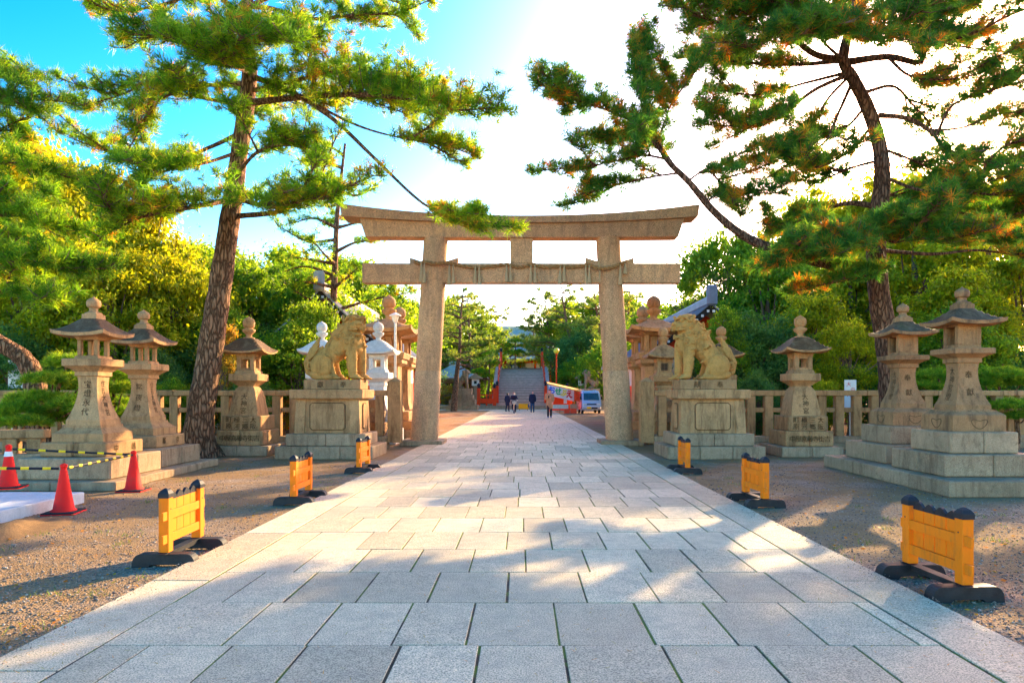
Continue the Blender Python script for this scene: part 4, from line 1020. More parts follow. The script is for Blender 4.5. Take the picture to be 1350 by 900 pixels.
# ------------------------------------------------------------------ cloud-pruned garden pines
def garden_pine(pxs, base, d, label, tp=(.16, .16)):
    random.seed(int(d * 10 + pxs[0][0])); b0 = P(base[0], base[1], d); g_ = Pine('garden_pine', label, (b0.x, d, 0), 'cloud-pruned garden pines', 'bark', 'tree')
    top = P(pxs[0][0], pxs[0][1], d)
    tk = [Vector((b0.x, d, -.03)), Vector((b0.x + .05, d, b0.z * .5 + .05)), b0, Vector((top.x, d, top.z))]
    g_.wood('trunk', tk, .075, .03, 8)
    for x, y, rx, rz, dd in pxs:
        c = P(x, y, d + dd); r = (rx * d / F, rx * d / F * .9, rz * d / F)
        g_.wood('limb', [b0 if y < base[1] else Vector((b0.x, d, b0.z * .7)), (b0 + c) / 2 + Vector((0, 0, -.06)), c + Vector((0, 0, .02))], .035, .012, 6)
        g_.pad(c, r, int(150 * r[0] * r[1] / .35 + 60))
    return g_.finish('L_garden', TT_MID, .72, .1)
garden_pine([(88, 482, 26, 14, 0), (70, 505, 34, 13, -.3), (108, 508, 30, 14, .2), (55, 530, 38, 12, -.2), (100, 540, 34, 16, -.4), (72, 556, 36, 12, .1)], (62, 552), 14.0, 'tiered bright green garden pine beside the open lantern')
garden_pine([(22, 545, 30, 12, 0), (34, 560, 26, 9, -.3), (5, 556, 20, 10, .1)], (20, 568), 13.2, 'small low garden pine behind the low balustrade')
garden_pine([(150, 500, 26, 16, 0), (160, 520, 26, 15, -.2), (142, 535, 26, 14, .2), (158, 550, 24, 12, 0)], (150, 550), 15.2, 'round garden pine glimpsed between the two open-firebox lanterns')
garden_pine([(1237, 500, 30, 13, 0), (1216, 512, 24, 8, -.3), (1235, 528, 26, 10, .2)], (1246, 520), 20.5, 'umbrella-shaped garden pine between the two heart-carved lanterns')
garden_pine([(1318, 500, 34, 15, 0), (1345, 508, 26, 10, .3), (1298, 508, 18, 8, -.2)], (1317, 535), 19.6, 'umbrella-shaped garden pine past the near heart-carved lantern')
garden_pine([(1338, 540, 34, 14, 0), (1352, 552, 22, 10, -.2)], (1340, 556), 18.2, 'low mounded garden pine in front of the far balustrade')

# ------------------------------------------------------------------ broadleaf trees: five crowns, copied
def crown(seed, n, R_=1., low=.15, leaf=.05, clumps=70, flat=.55, gap=0.):
    r_ = np.random.default_rng(seed)
    d = r_.normal(size=(clumps, 3)); d /= np.linalg.norm(d, axis=1, keepdims=True)
    rad = r_.uniform(.35, 1.0, clumps) ** .6; c = d * rad[:, None]
    c[:, 2] = (c[:, 2] * .5 + .5) * (1 - low) + low
    bulge = np.clip(1.15 - np.abs(c[:, 2] - (.45 + low * .3)) * 1.1, .3, 1)
    c[:, :2] *= R_ * bulge[:, None]
    size = r_.uniform(.12, .34, clumps) * R_
    w_ = size ** 2; idx = r_.choice(clumps, n, p=w_ / w_.sum())
    o = r_.normal(size=(n, 3)); o /= np.linalg.norm(o, axis=1, keepdims=True); o *= np.abs(r_.normal(0, .62, n))[:, None]
    o[:, 2] *= flat; pos = c[idx] + o * size[idx][:, None]
    nrm = o + np.array([0, 0, .7]) + r_.normal(0, .8, (n, 3)); Fm = frames(nrm)
    l = leaf * r_.uniform(.6, 1.25, n); a = r_.uniform(0, 2 * np.pi, n); wd = l * r_.uniform(.42, .62, n)
    loc = np.zeros((n, 4, 3)); ca, sa = np.cos(a), np.sin(a)
    for k, (u, v, z) in enumerate(((1, 0, -.12), (0, 1, .1), (-1, 0, -.12), (0, -1, .1))):
        x, y = u * l, v * wd; loc[:, k, 0] = x * ca - y * sa; loc[:, k, 1] = x * sa + y * ca; loc[:, k, 2] = z * l
    V = np.einsum('nij,nkj->nki', Fm, loc) + pos[:, None, :]
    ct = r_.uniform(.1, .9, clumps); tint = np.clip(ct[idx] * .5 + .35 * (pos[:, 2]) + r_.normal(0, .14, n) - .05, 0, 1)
    return V, tint, c
def broad_template(name, mat, seed, n, R_, low, leaf, clumps=70, flat=.55):
    V, t_, c = crown(seed, n, R_, low, leaf, clumps, flat); me = tri_mesh('foliage', V, t_, M[mat], 4)
    random.seed(seed); b = B(); tk = B()
    h = low + .35; tk.tube([(0, 0, -.01), (.01, 0, low * .5), (.0, .01, h), (.01, 0, h + .2)], [.035, .028, .022, .008], 7)
    for k in range(min(26, clumps)):
        e = Vector(c[k]); s0 = Vector((0, 0, random.uniform(low * .7, h)))
        mid = s0.lerp(e, .5) + Vector((random.uniform(-.04, .04), random.uniform(-.04, .04), random.uniform(-.02, .06)))
        b.tube([s0, mid, e], [.012, .008, .003], 5, cap=False)
    return me, tk.mesh('trunk', M['bark_far']), b.mesh('branches', M['bark_far'])
TPL = {
    'yellow': broad_template('y', 'L_yellow', 101, 38000, .42, .10, .0135, 170),
    'yellow2': broad_template('y2', 'L_yellow', 102, 30000, .46, .30, .0145, 130),
    'green': broad_template('g', 'L_green', 103, 38000, .42, .08, .0135, 170),
    'green2': broad_template('g2', 'L_green', 104, 30000, .48, .28, .0145, 130),
    'dark': broad_template('d', 'L_dark', 105, 40000, .48, .04, .0125, 170),
    'autumn': broad_template('a', 'L_autumn', 106, 16000, .45, .2, .016, 60),
}
def broad(kind, px, ytop, d, wpx, label, group=None, name='broadleaf_tree', cat='tree'):
    H = CH + (HY - ytop) * d / F; x = (px - CX) * d / F; W_ = wpx * d / F
    fo, tk, br = TPL[kind]; rw = {'yellow': .42, 'yellow2': .46, 'green': .42, 'green2': .48, 'dark': .48, 'autumn': .45}[kind]
    r_ = empty(name, (x, d, 0), random.uniform(0, 6.28), label, cat, group); sx = W_ / (2 * rw)
    r_.scale = (sx, sx, H)
    obj('trunk', tk, r_); obj('branches', br, r_); obj('foliage', fo, r_)
random.seed(41)
GY = 'yellow-green trees behind the lanterns'
for a in ((30, 168, 31, 190, 'yellow', 'tallest yellow-green tree rising behind the leaning edge pine'), (112, 208, 29, 170, 'yellow', 'tall yellow-green tree behind the lantern carved 中嶋'),
          (188, 262, 27, 160, 'yellow', 'yellow-green tree behind the lantern carved 郡京, under the low pine bough'), (60, 300, 24, 170, 'yellow2', 'low yellow-green tree behind the tiered garden pine'),
          (150, 322, 23, 170, 'yellow', 'low yellow-green tree filling the gap between the two open-firebox lanterns'), (232, 330, 25, 150, 'yellow2', 'yellow-green tree directly behind the red-barked pine trunk'), (-40, 250, 26, 170, 'yellow', 'yellow-green tree behind the weathered notice board')):
    broad(a[4], *a[:4], a[5], GY)
GR = 'yellow-green trees on the sunward side'
for a in ((1070, 385, 27, 130, 'yellow', 'small yellow-green tree behind the squat lantern by the heart-carved ones'), (1120, 330, 34, 170, 'yellow2', 'tall loose yellow-green tree between squat lantern and dark pine trunk'),
          (1205, 285, 33, 190, 'yellow2', 'tall loose yellow-green tree behind the dark pine trunk'), (1300, 228, 38, 210, 'yellow2', 'tallest golden tree, under the sun, behind the near heart-carved lantern'),
          (1375, 290, 28, 180, 'yellow', 'dense golden tree beyond the near heart-carved lantern'), (1120, 420, 24, 90, 'yellow2', 'small loose yellow-green tree behind the red-lettered sign'), (1075, 250, 46, 200, 'yellow2', 'tall loose golden tree far behind the low pine skirt'), (1180, 225, 44, 200, 'yellow2', 'tall golden tree far behind the upper dark pine trunk'), (1260, 350, 26, 150, 'yellow', 'dense yellow-green tree between the two heart-carved lanterns')):
    broad(a[4], *a[:4], a[5], GR)
GG = 'mid-green trees behind the balustrade'
for a in ((262, 315, 36, 200, 'green', 'broad mid-green tree far behind the red-barked trunk'), (320, 330, 30, 170, 'green2', 'loose mid-green tree above the squat lantern beside the red-barked trunk'), (372, 318, 34, 180, 'green', 'tall mid-green tree between squat lantern and the pale-roofed hall'),
          (425, 350, 30, 140, 'green2', 'loose mid-green tree just behind the pale-roofed hall gable'), (480, 355, 42, 150, 'green', 'dense mid-green tree behind the great lanterns beside the street lamp'), (300, 400, 25, 120, 'green', 'low dense mid-green tree between red-barked trunk and squat lantern'),
          (395, 425, 25, 130, 'green', 'low dense mid-green tree behind the half-hidden white lantern'), (445, 330, 40, 150, 'green2', 'loose mid-green tree behind the slender tall pine')):
    broad(a[4], *a[:4], a[5], GG)
GG2 = 'mid-green trees on the sunward side'
for a in ((960, 300, 38, 160, 'green2', 'loose mid-green tree under the long arching pine limb'), (1015, 318, 34, 150, 'green', 'dense mid-green tree between the roofed hall and the squat lantern'), (870, 395, 50, 130, 'green', 'mid-green tree seen past the gate pillar beside the blue-grey roof'),
          (920, 385, 44, 110, 'green2', 'mid-green tree behind the blue-grey roof ridge'), (1260, 400, 24, 130, 'green', 'low mid-green tree behind the umbrella pine between the heart-carved lanterns'), (1090, 340, 40, 200, 'green2', 'broad loose mid-green tree far behind the squat lantern')):
    broad(a[4], *a[:4], a[5], GG2)
DG = 'dense dark evergreens'
for a in ((985, 415, 26, 120, 'dark', 'dense dark evergreen behind the tail of the open-mouthed lion'), (1035, 420, 26, 110, 'dark', 'dense dark evergreen next to the roof of the squat sunward lantern'), (1150, 455, 25, 120, 'dark', 'dense dark evergreen at the foot of the dark pine trunk'),
          (1235, 455, 26, 150, 'dark', 'dense dark evergreen behind the firebox of the farther heart-carved lantern'), (1320, 450, 25, 150, 'dark', 'dense dark evergreen behind the near heart-carved lantern'), (925, 440, 29, 80, 'dark', 'dense dark evergreen beside the blue-grey roofed hall'),
          (255, 440, 24, 110, 'dark', 'dense dark evergreen beside the red-barked trunk'), (345, 430, 27, 130, 'dark', 'dense dark evergreen behind the squat lantern by the red-barked trunk'), (200, 450, 22, 90, 'dark', 'dense dark evergreen behind the lantern carved 郡京'), (20, 430, 21, 130, 'dark', 'dense dark evergreen around the weathered notice board'), (455, 450, 30, 90, 'dark', 'dense dark evergreen between the two white lanterns')):
    broad(a[4], *a[:4], a[5], DG)
broad('autumn', 292, 425, 22, 60, 'small autumn-red tree beside the leaning pine trunk')
broad('autumn', 588, 508, 73, 60, 'orange autumn shrub beside the far pavilion', name='shrub', cat='shrub')
broad('green', 958, 402, 25.6, 78, 'small mid-green tree screening the blue-grey roofed hall gable', GG2)
broad('green2', 412, 392, 26, 84, 'small loose mid-green tree screening the pale-roofed hall gable', GG)
FG = 'trees beyond the bridge'
for a in ((770, 430, 78, 110, 'dark', 'dark tree behind the red lamp post with yellow globe'), (795, 450, 66, 70, 'green', 'green tree above the parked van'), (815, 425, 80, 110, 'dark', 'dark tree behind the parked van against the gate pillar'), (560, 430, 90, 120, 'green', 'green tree beyond the far pavilion against the gate pillar'),
          (600, 430, 100, 120, 'dark', 'dark tree behind the far pavilion roof'), (540, 440, 60, 90, 'dark', 'dark tree just past the gate pillar on the lamp side'), (835, 430, 58, 90, 'green2', 'loose green tree just past the gate pillar on the van side'), (760, 470, 74, 60, 'green', 'low green tree between the lamp globe and the small far lion'), (520, 400, 60, 130, 'green', 'green tree behind the great lanterns on the lamp side')):
    broad(a[4], *a[:4], a[5], FG)
for a in ((585, 388, 88, 110, 'green2', 'tall loose green tree rising behind the full-crowned far pine'), (626, 398, 92, 90, 'green', 'green tree behind the cloud pine by the red railings'), (745, 392, 96, 90, 'green2', 'loose green tree behind the leaning pine at the globe lamp'), (785, 385, 88, 100, 'green', 'tall dense green tree high above the parked van'), (820, 380, 90, 100, 'green2', 'tall loose green tree hard against the van-side gate pillar'), (548, 395, 84, 100, 'green', 'tall green tree hard against the lamp-side gate pillar')):
    broad(a[4], *a[:4], a[5], FG)
FW = 'far green tree on the skyline behind the main hall'
for k in range(26): broad(random.choice(('dark', 'green')), -260 + k * 72 + random.uniform(-15, 15), random.uniform(455, 476), random.uniform(135, 175), random.uniform(80, 110), FW, 'far skyline trees')

# background pines, trunk and layered pads
def far_pine(px, ytop, ybase, d, lean, label, seed, wid=1., group=None, sparse=1., f0=.42, mat='L_pine_far', r0=None, tt=None, sc0=1., x_top=None):
    random.seed(seed); x0 = (px - CX) * d / F; H = CH + (HY - ytop) * d / F
    p = Pine('pine_tree', label, (x0, d, 0), group, 'bark')
    tk = [Vector((x0, d, -.05))] + [Vector((x0 + lean * t + random.uniform(-.15, .15), d + random.uniform(-.2, .2), H * t)) for t in (.25, .5, .75, 1)]
    cp_ = p.wood('trunk', tk, r0 or H * .028, .05, 9)
    n = int(17 * sparse)
    for k in range(n):
        t = f0 + (.98 - f0) * (k + random.random()) / n; i = int(t * (len(cp_) - 1)); s0 = cp_[i] + p.base; a = random.uniform(0, 2 * math.pi)
        L = wid * H * .24 * (1.15 - .75 * (t - f0) / (1 - f0)) * random.uniform(.7, 1.15); dv = Vector((math.cos(a), math.sin(a) * .8, 0))
        p.limb([s0, s0 + dv * L * .5 + Vector((0, 0, L * random.uniform(-.05, .18))), s0 + dv * L + Vector((0, 0, L * random.uniform(.0, .28)))], .05 + H * .003, .015, .35, 3.6 if tt is None else 7, L * .38, .2, .26 if tt is None else .14)
    return p.finish(mat, tt or TT_FAR, sc0 * (H / 11 if tt is None else 1))
far_pine(434, 190, 0, 28, .55, 'slender tall pine rising behind the face-turned lion', 51, .95, None, 1.4, .42, 'L_pine_lit', .26, TT_MID, 1.25)
FPG = 'far pines around the bridge'
for a in ((598, 378, 0, 60, .9, 61, 1.1, 'near full-crowned pine in front of the green-roofed pavilion'), (622, 385, 0, 82, -.5, 62, 1.2, 'pine just behind the green-roofed pavilion'), (652, 400, 0, 96, .4, 63, 1.2, 'pine behind the railing post at the bridge crown'), (572, 392, 0, 74, .6, 64, 1.1, 'pine against the lamp-side gate pillar'),
          (762, 372, 0, 84, -2.2, 65, 1.35, 'tall pine leaning over the red lamp post'), (735, 385, 0, 92, -1.8, 66, 1.25, 'leaning pine behind the yellow globe lamp'), (800, 382, 0, 78, -1.6, 67, 1.2, 'leaning pine above the parked van'), (825, 378, 0, 70, .5, 68, 1.1, 'pine beside the van-side gate pillar'), (700, 425, 0, 110, .5, 69, 1.2, 'pine in front of the main hall roof')):
    far_pine(*a[:5], a[7], a[5], a[6], FPG, 1.9, .36)
def cloud_pine(px, d, pads, label):
    random.seed(px); b0 = Vector(((px - CX) * d / F, d, 0)); p = Pine('pine_tree', label, b0, 'cloud pines by the bridge', 'bark')
    top = P(pads[0][0], pads[0][1], d); p.wood('trunk', [b0, (b0 + top) / 2 + Vector((.2, 0, 0)), top], .2, .05, 7)
    for x, y, rx, rz, dd in pads:
        c = P(x, y, d + dd); p.wood('limb', [Vector((b0.x, d, max(.5, c.z - 1.2))), c], .07, .03, 5); p.pad(c, (rx * d / F, rx * d / F, rz * d / F), 130)
    p.finish('L_pine_lit', TT_FAR, .8, -.05)
cloud_pine(672, 84, [(680, 452, 11, 6, 0), (668, 458, 10, 6, -.5), (690, 458, 9, 5, .3), (673, 468, 9, 6, -.6), (684, 466, 8, 5, 0)], 'rounded bright green cloud pine above the bridge crown')
cloud_pine(640, 74, [(645, 468, 10, 7, 0), (638, 478, 12, 7, -.4), (650, 480, 9, 6, .3), (632, 492, 12, 6, -.3), (640, 497, 10, 5, .2)], 'rounded green cloud pine beside the red railings')
# leafless tree over the hall roof
random.seed(77)
bt = empty('bare_tree', ((945 - CX) * 36 / F, 36, 0), 0, 'leafless grey-twigged tree rising over the blue-grey roof', 'tree'); bb = B(); b0 = B()
b0.tube([(0, 0, -.05), (.1, 0, 3), (-.1, .1, 5.2)], [.16, .12, .08], 8); b0.build('trunk', M['bark_far'], bt)
def twig(p, d, l, r, k):
    q = p + d * l * .55 + Vector((random.uniform(-.1, .1), random.uniform(-.1, .1), .05)) * l; e = p + d * l
    bb.tube([p, q, e], [r, r * .75, r * .5], 5, cap=False)
    if k:
        for _ in range(3):
            nd_ = (d + Vector((random.uniform(-.8, .8), random.uniform(-.8, .8), random.uniform(-.2, .5)))).normalized(); twig(p.lerp(e, random.uniform(.5, 1)), nd_, l * random.uniform(.55, .8), r * .55, k - 1)
for _ in range(6): twig(Vector((random.uniform(-.05, .1), 0, random.uniform(3.2, 5))), Vector((random.uniform(-.8, .8), random.uniform(-.6, .6), .9)).normalized(), 2.0, .07, 4)
bb.build('branches', M['bark_far'], bt)

# low hedge shrubs behind the balustrades
for px, yt, d, wp, k, lab in ((225, 497, 21, 60, 'green', 'low green shrub behind the balustrade beside the red-barked trunk'), (1085, 500, 21, 50, 'yellow', 'low yellow-green shrub behind the balustrade by the squat sunward lantern'), (1000, 490, 22, 70, 'dark', 'low dark shrub behind the balustrade at the open-mouthed lion pedestal'), (1180, 510, 22, 60, 'green', 'low green shrub behind the balustrade at the dark pine trunk'),
                              (1290, 528, 21.5, 80, 'green', 'low spreading green shrub under the larger umbrella pine'), (1345, 520, 23, 80, 'yellow', 'low yellow-green shrub beyond the mounded garden pine'), (330, 490, 22, 70, 'dark', 'low dark shrub behind the balustrade and squat lantern by the red-barked trunk'), (375, 512, 24, 50, 'autumn', 'low rust-coloured shrub under the grey tiered stone marker'), (120, 500, 18, 60, 'green', 'low green shrub between tiered and round garden pines'), (1225, 535, 20, 60, 'green', 'low green shrub under the smaller umbrella pine')):
    broad(k, px, yt, d, wp, lab, 'shrubs behind the balustrades', 'shrub', 'shrub')
# ------------------------------------------------------------------ yellow barriers
def make_barrier(label):
    # local: runs along +y from the near post, path side is +x
    r_ = empty('barrier', (0, 0, 0), 0, label, 'barrier', 'yellow slatted barriers along the path'); Lb = .62
    for y in (0, Lb):
        b = B(); b.box(-.043, .043, y - .043, y + .043, .125, .60, .004); po = b.build('post', M['yellow'], r_)
        b = B(); b.sq([(.599, .047), (.635, .047), (.645, .043), (.665, .030), (.680, .010), (.683, .002)], 0, y); b.build('post_cap', M['black'], po)
        b = B(); b.lathe([(-.003, .006), (.003, .006)], n=8); b.build('bolt', M['black'], po, loc=(.0435, y, .50), rot=(0, R(90), 0))
        pl = []
        for k in range(9): a = math.pi * k / 8; pl.append((.27 - .07 + .07 * math.sin(a) if False else 0, 0))
        out = [(-.27, 0.0), (-.13, 0.0), (-.11, .022), (.11, .022), (.13, 0.0), (.27, 0.0)] + [(.27 - .075 * (1 - math.cos(a)), .115 * math.sin(a) ** .8 if a < math.pi / 2 else .115) for a in [math.pi / 2 * k / 6 for k in range(1, 7)]] + [(-.195 - .075 * math.sin(a), .115 * math.cos(a) ** .8 if a < math.pi / 2 - .01 else .02) for a in [math.pi / 2 * k / 6 for k in range(0, 6)]]
        b = B(); b.prism(out, y - .05, y + .05); b.build('foot', M['blackwood'], r_)
    b = B(); b.box(-.042, .042, -.09, Lb + .09, .117, .123 + .0, .001); b.box(-.026, .026, .05, Lb - .05, .075, .116); b.build('foot_rail', M['blackwood'], r_)
    n = 4
    for k in range(n):
        y0 = .05 + (Lb - .10) * k / n; y1 = .05 + (Lb - .10) * (k + 1) / n - .008; yc = (y0 + y1) / 2
        b = B(); b.add([(-.011, y0, .20), (.011, y0, .20), (.011, y1, .20), (-.011, y1, .20), (-.011, y0, .575), (.011, y0, .575), (.011, y1, .575), (-.011, y1, .575)], [[3, 2, 1, 0], [0, 1, 5, 4], [1, 2, 6, 5], [2, 3, 7, 6], [3, 0, 4, 7], [4, 5, 6, 7]]); sl = b.build('slat', M['yellow'], r_)
        b = B(); b.rings([[(sx * .0125, y, z) for y, z in ((y0 - .001, .574), (y1 + .001, .574), (y1, .60), (yc + .02, .632), (yc, .640), (yc - .02, .632), (y0, .60))] for sx in (-1, 1)]); b.build('slat_tip', M['black'], sl)
    for z in (.245, .445):
        b = B(); b.box(.0135, .036, -.12, Lb + .075, z - .038, z + .038, .003); b.build('rail', M['yellow'], r_)
    return r_
bar_lab = [((-3.12, 5.85), 2, 'yellow slatted barrier on black feet closest to the red cones'),
           ((-3.09, 9.05), 0, 'yellow slatted barrier on black feet across the gravel from the leaning pine trunk'),
           ((-3.10, 12.7), -2, 'yellow slatted barrier on black feet by the pedestal of the face-turned lion'),
           ((3.22, 4.86), 3, 'yellow slatted barrier on black feet facing the near end of the heart-carved lantern plinth'),
           ((3.22, 8.85), 4, 'yellow slatted barrier on black feet level with the far end of the heart-carved lantern plinth'),
           ((3.13, 12.6), -1, 'yellow slatted barrier on black feet by the pedestal of the lion looking across the path')]
first = make_barrier(bar_lab[0][2]); index_kids()
for i, ((x, y), rz, lab) in enumerate(bar_lab):
    o = first if i == 0 else place(first, (0, 0, 0), 0, lab)
    o.location = (x, y, 0); o.rotation_euler = (0, 0, R(rz))
    if x > 0: o.scale = (-1, 1, 1)

# ------------------------------------------------------------------ cones, poles, concrete pad, sand
def cone(loc, label, rz=0, band=False):
    r_ = empty('traffic_cone', loc, rz, label, 'cone', 'red traffic cones')
    b = B(); b.box(-.185, .185, -.185, .185, .016, .032, .006); b.build('base_plate', M['rubber'], r_)
    b = B(); b.box(-.19, .19, -.19, .19, 0, .015, .004); b.build('base_rim', M['conered'], r_)
    b = B(); b.lathe([(.033, .145), (.045, .142), (.06, .118), (.30, .078), (.54, .040), (.555, .034)], n=28); b.build('body', M['conered'], r_, smooth=50)
    b = B(); b.lathe([(.556, .036), (.57, .036), (.572, .030), (.58, .037), (.60, .043), (.62, .036), (.632, .012)], n=20); b.build('tip', M['conered'], r_, smooth=50)
    if band: b = B(); b.lathe([(.46, .0565), (.53, .0445), (.531, .041)], n=24); b.build('torn_band', M['white'], r_, smooth=50)
    return r_
A_, B_, C_ = (-5.80, 8.45), (-6.05, 10.4), (-7.42, 9.65); D_ = (-8.3, 7.2); E_ = (-9.4, 9.5)
cone((*A_, 0), 'red traffic cone at the corner of the concrete pad', .2)
cone((*B_, 0), 'red traffic cone beside the inscribed lantern plinth', .1)
cone((*C_, .15), 'red traffic cone with a torn white band on the concrete pad', .3, True)
cone((*D_, .15), 'red traffic cone at the outer end of the striped poles', .3)
def pole(p, q, label):
    p, q = Vector(p), Vector(q); r_ = empty('barrier_pole', p, 0, label, 'pole', 'black and yellow striped poles'); L = (q - p).length; d = (q - p).normalized(); n = int(L / .21)
    b = B(); b.tube([(0, 0, 0), d * L], .0165, 10); b.build('tube', M['black'], r_, smooth=50)
    for k in range(n):
        s = (k + .25) * L / n; b = B(); b.tube([d * s, d * (s + .085)], .018, 10); b.build('yellow_band', M['pole_yellow'], r_, smooth=50)
hp = .565
def off(a, b, e=.05): a, b = Vector(a), Vector(b); d = (b - a).normalized() * e; return (a + d, b - d)
p, q = off((*C_, hp + .15), (*B_, hp)); pole(p, q, 'striped pole between the torn-banded cone and the cone beside the lantern plinth')
p, q = off((*A_, hp), (*B_, hp)); pole(p, q, 'striped pole between the pad corner cone and the cone beside the lantern plinth')
p, q = off((*D_, hp + .15), (*A_, hp)); pole(p, q, 'striped pole running outward from the pad corner cone')
pad = empty('concrete_pad', (-9.6, 3.2, 0), 0, 'pale smooth concrete pad beside the red cones', 'pad')
for k in range(3):
    y0, y1 = 2.03 * k, 2.03 * (k + 1)
    b = B(); b.box(0, 3.52, y0 + .006, y1 - .006, -.02, .15, .012); b.build('pad_panel', M['concrete'], pad)
random.seed(8); b = B(); n = 26; vs_ = []; fs = []
for j in range(n):
    for i in range(n):
        u, v = i / (n - 1) * 2 - 1, j / (n - 1) * 2 - 1; h = max(0, 1 - (u * u + v * v)) ** 1.2
        vs_.append((u * .55, v * .95, -.01 + .09 * h * (1 + .3 * math.sin(u * 7 + v * 5) + random.uniform(-.15, .15))))
for j in range(n - 1):
    for i in range(n - 1): a = j * n + i; fs.append([a, a + 1, a + n + 1, a + n])
b.add(vs_, fs); tag(b.build('sand_heap', M['sand'], smooth=70, loc=(-5.68, 7.3, 0)), 'low heap of brown sand against the concrete pad', 'sand')

# ------------------------------------------------------------------ loose gravel, fallen leaves, weeds
def scatter(n, y0, y1, xr):
    out = []
    while len(out) < n:
        y = y0 * (y1 / y0) ** rng.random(n); x = rng.uniform(-1, 1, n) * (y * .86 + .5)
        ok = (np.abs(x) > 2.95) & ~((x < -6.1) & (y < 9.3)) & ~((x < -6.25) & (y > 10.2)) & ~((x > 6.2) & (y > 9.6))
        out += list(zip(x[ok], y[ok]))
    return np.array(out[:n])
xy = scatter(22000, 3.2, 15, 0); n = len(xy); s = rng.uniform(.004, .010, n) * rng.choice([1, 1, 1, 1.7], n)
xe = rng.choice([-1, 1], 1500) * (2.95 - np.abs(rng.normal(0, .10, 1500))); ye = 3.2 * (15 / 3.2) ** rng.random(1500); n_e = 1500      # grit spilled on the edging
xy = np.concatenate([xy, np.stack([xe, ye], 1)]); s = np.concatenate([s, rng.uniform(.003, .008, n_e)]); zoff = np.concatenate([np.zeros(n), np.full(n_e, .047)]); n = len(xy)
octa = np.array([(1, 0, 0), (0, 1, 0), (-1, 0, 0), (0, -1, 0), (0, 0, .6), (0, 0, -.4)], float)
V = octa[None] * s[:, None, None] * rng.uniform(.6, 1.3, (n, 1, 3)) ; a = rng.uniform(0, 6.28, n)
V = np.stack([V[:, :, 0] * np.cos(a)[:, None] - V[:, :, 1] * np.sin(a)[:, None], V[:, :, 0] * np.sin(a)[:, None] + V[:, :, 1] * np.cos(a)[:, None], V[:, :, 2]], 2)
V += np.concatenate([xy, (s * .3 + zoff)[:, None]], 1)[:, None, :]
fi = np.array([(0, 1, 4), (1, 2, 4), (2, 3, 4), (3, 0, 4), (1, 0, 5), (2, 1, 5), (3, 2, 5), (0, 3, 5)])
me = bpy.data.meshes.new('gravel'); me.vertices.add(n * 6); me.vertices.foreach_set('co', V.astype(np.float32).ravel())
li = (fi[None] + (np.arange(n) * 6)[:, None, None]).astype(np.int32).ravel(); me.loops.add(len(li)); me.loops.foreach_set('vertex_index', li)
me.polygons.add(n * 8); me.polygons.foreach_set('loop_start', np.arange(0, len(li), 3, dtype=np.int32))
def pebmat():
    m, t, o = newmat('loose_pebbles'); isl = nd(t, 'NewGeometry').outputs['Random Per Island']
    k = ramp(t, isl, [(0, (.10, .08, .07)), (.4, (.22, .165, .125)), (.75, (.35, .26, .18)), (1, (.52, .43, .34))])
    p = nd(t, 'BsdfPrincipled', {'Base Color': k, 'Roughness': .85}); t.links.new(p.outputs[0], o.inputs[0]); return m
me.materials.append(pebmat()); me.update(calc_edges=True)
tag(obj('gravel', me), 'loose grey and tan gravel on the ground beside the path', 'gravel', kind='stuff')
xy = scatter(900, 3.4, 16, 0); n = len(xy); Fm = frames(np.concatenate([rng.normal(0, .35, (n, 2)), np.ones((n, 1))], 1)); l = rng.uniform(.012, .03, n)
loc = np.array([(1, 0, .1), (0, .5, 0), (-1, 0, .1), (0, -.5, 0)])[None] * l[:, None, None]
V = np.einsum('nij,nkj->nki', Fm, loc) + np.concatenate([xy, np.full((n, 1), .016)], 1)[:, None, :]
tag(obj('fallen_leaves', tri_mesh('fallen_leaves', V, rng.uniform(.3, 1, n), M['L_autumn'], 4)), 'scattered dry fallen leaves on the gravel', 'leaves', kind='stuff')
n = 1600; yy = 3.2 * (16 / 3.2) ** rng.random(n); xx = rng.uniform(-2.85, 2.85, n); xx = np.where(rng.random(n) < .5, np.sign(xx) * (2.85 - np.abs(rng.normal(0, .35, n))), xx)
a = rng.uniform(0, 6.28, n); l = rng.uniform(.03, .06, n); dv = np.stack([np.cos(a) * l, np.sin(a) * l, rng.uniform(0, .004, n)], 1); sv = np.stack([-np.sin(a), np.cos(a), np.zeros(n)], 1) * .0022
b3 = np.stack([xx, yy, np.full(n, .0525)], 1)
tag(obj('fallen_needles', tri_mesh('fallen_needles', np.stack([b3 + sv, b3 - sv, b3 + dv], 1), rng.uniform(.2, 1, n), M['L_autumn'])), 'dry brown pine needles strewn on the paving', 'needles', kind='stuff')
cl = scatter(60, 4, 15, 0); xy = np.repeat(cl, 22, 0) + rng.normal(0, .07, (60 * 22, 2)); xy = xy[np.abs(xy[:, 0]) > 2.93]; n = len(xy)
d = np.concatenate([rng.normal(0, .5, (n, 2)), np.ones((n, 1))], 1); h = rng.uniform(.02, .05, n); s_ = rng.normal(0, 1, (n, 3)); s_[:, 2] = 0; s_ /= np.linalg.norm(s_, axis=1, keepdims=True)
b3 = np.concatenate([xy, np.full((n, 1), .002)], 1); V = np.stack([b3 + s_ * .003, b3 - s_ * .003, b3 + d * h[:, None]], 1)
tag(obj('grass', tri_mesh('grass', V, rng.random(n), M['L_grass'])), 'sparse weeds sprouting in the gravel', 'grass', kind='stuff')

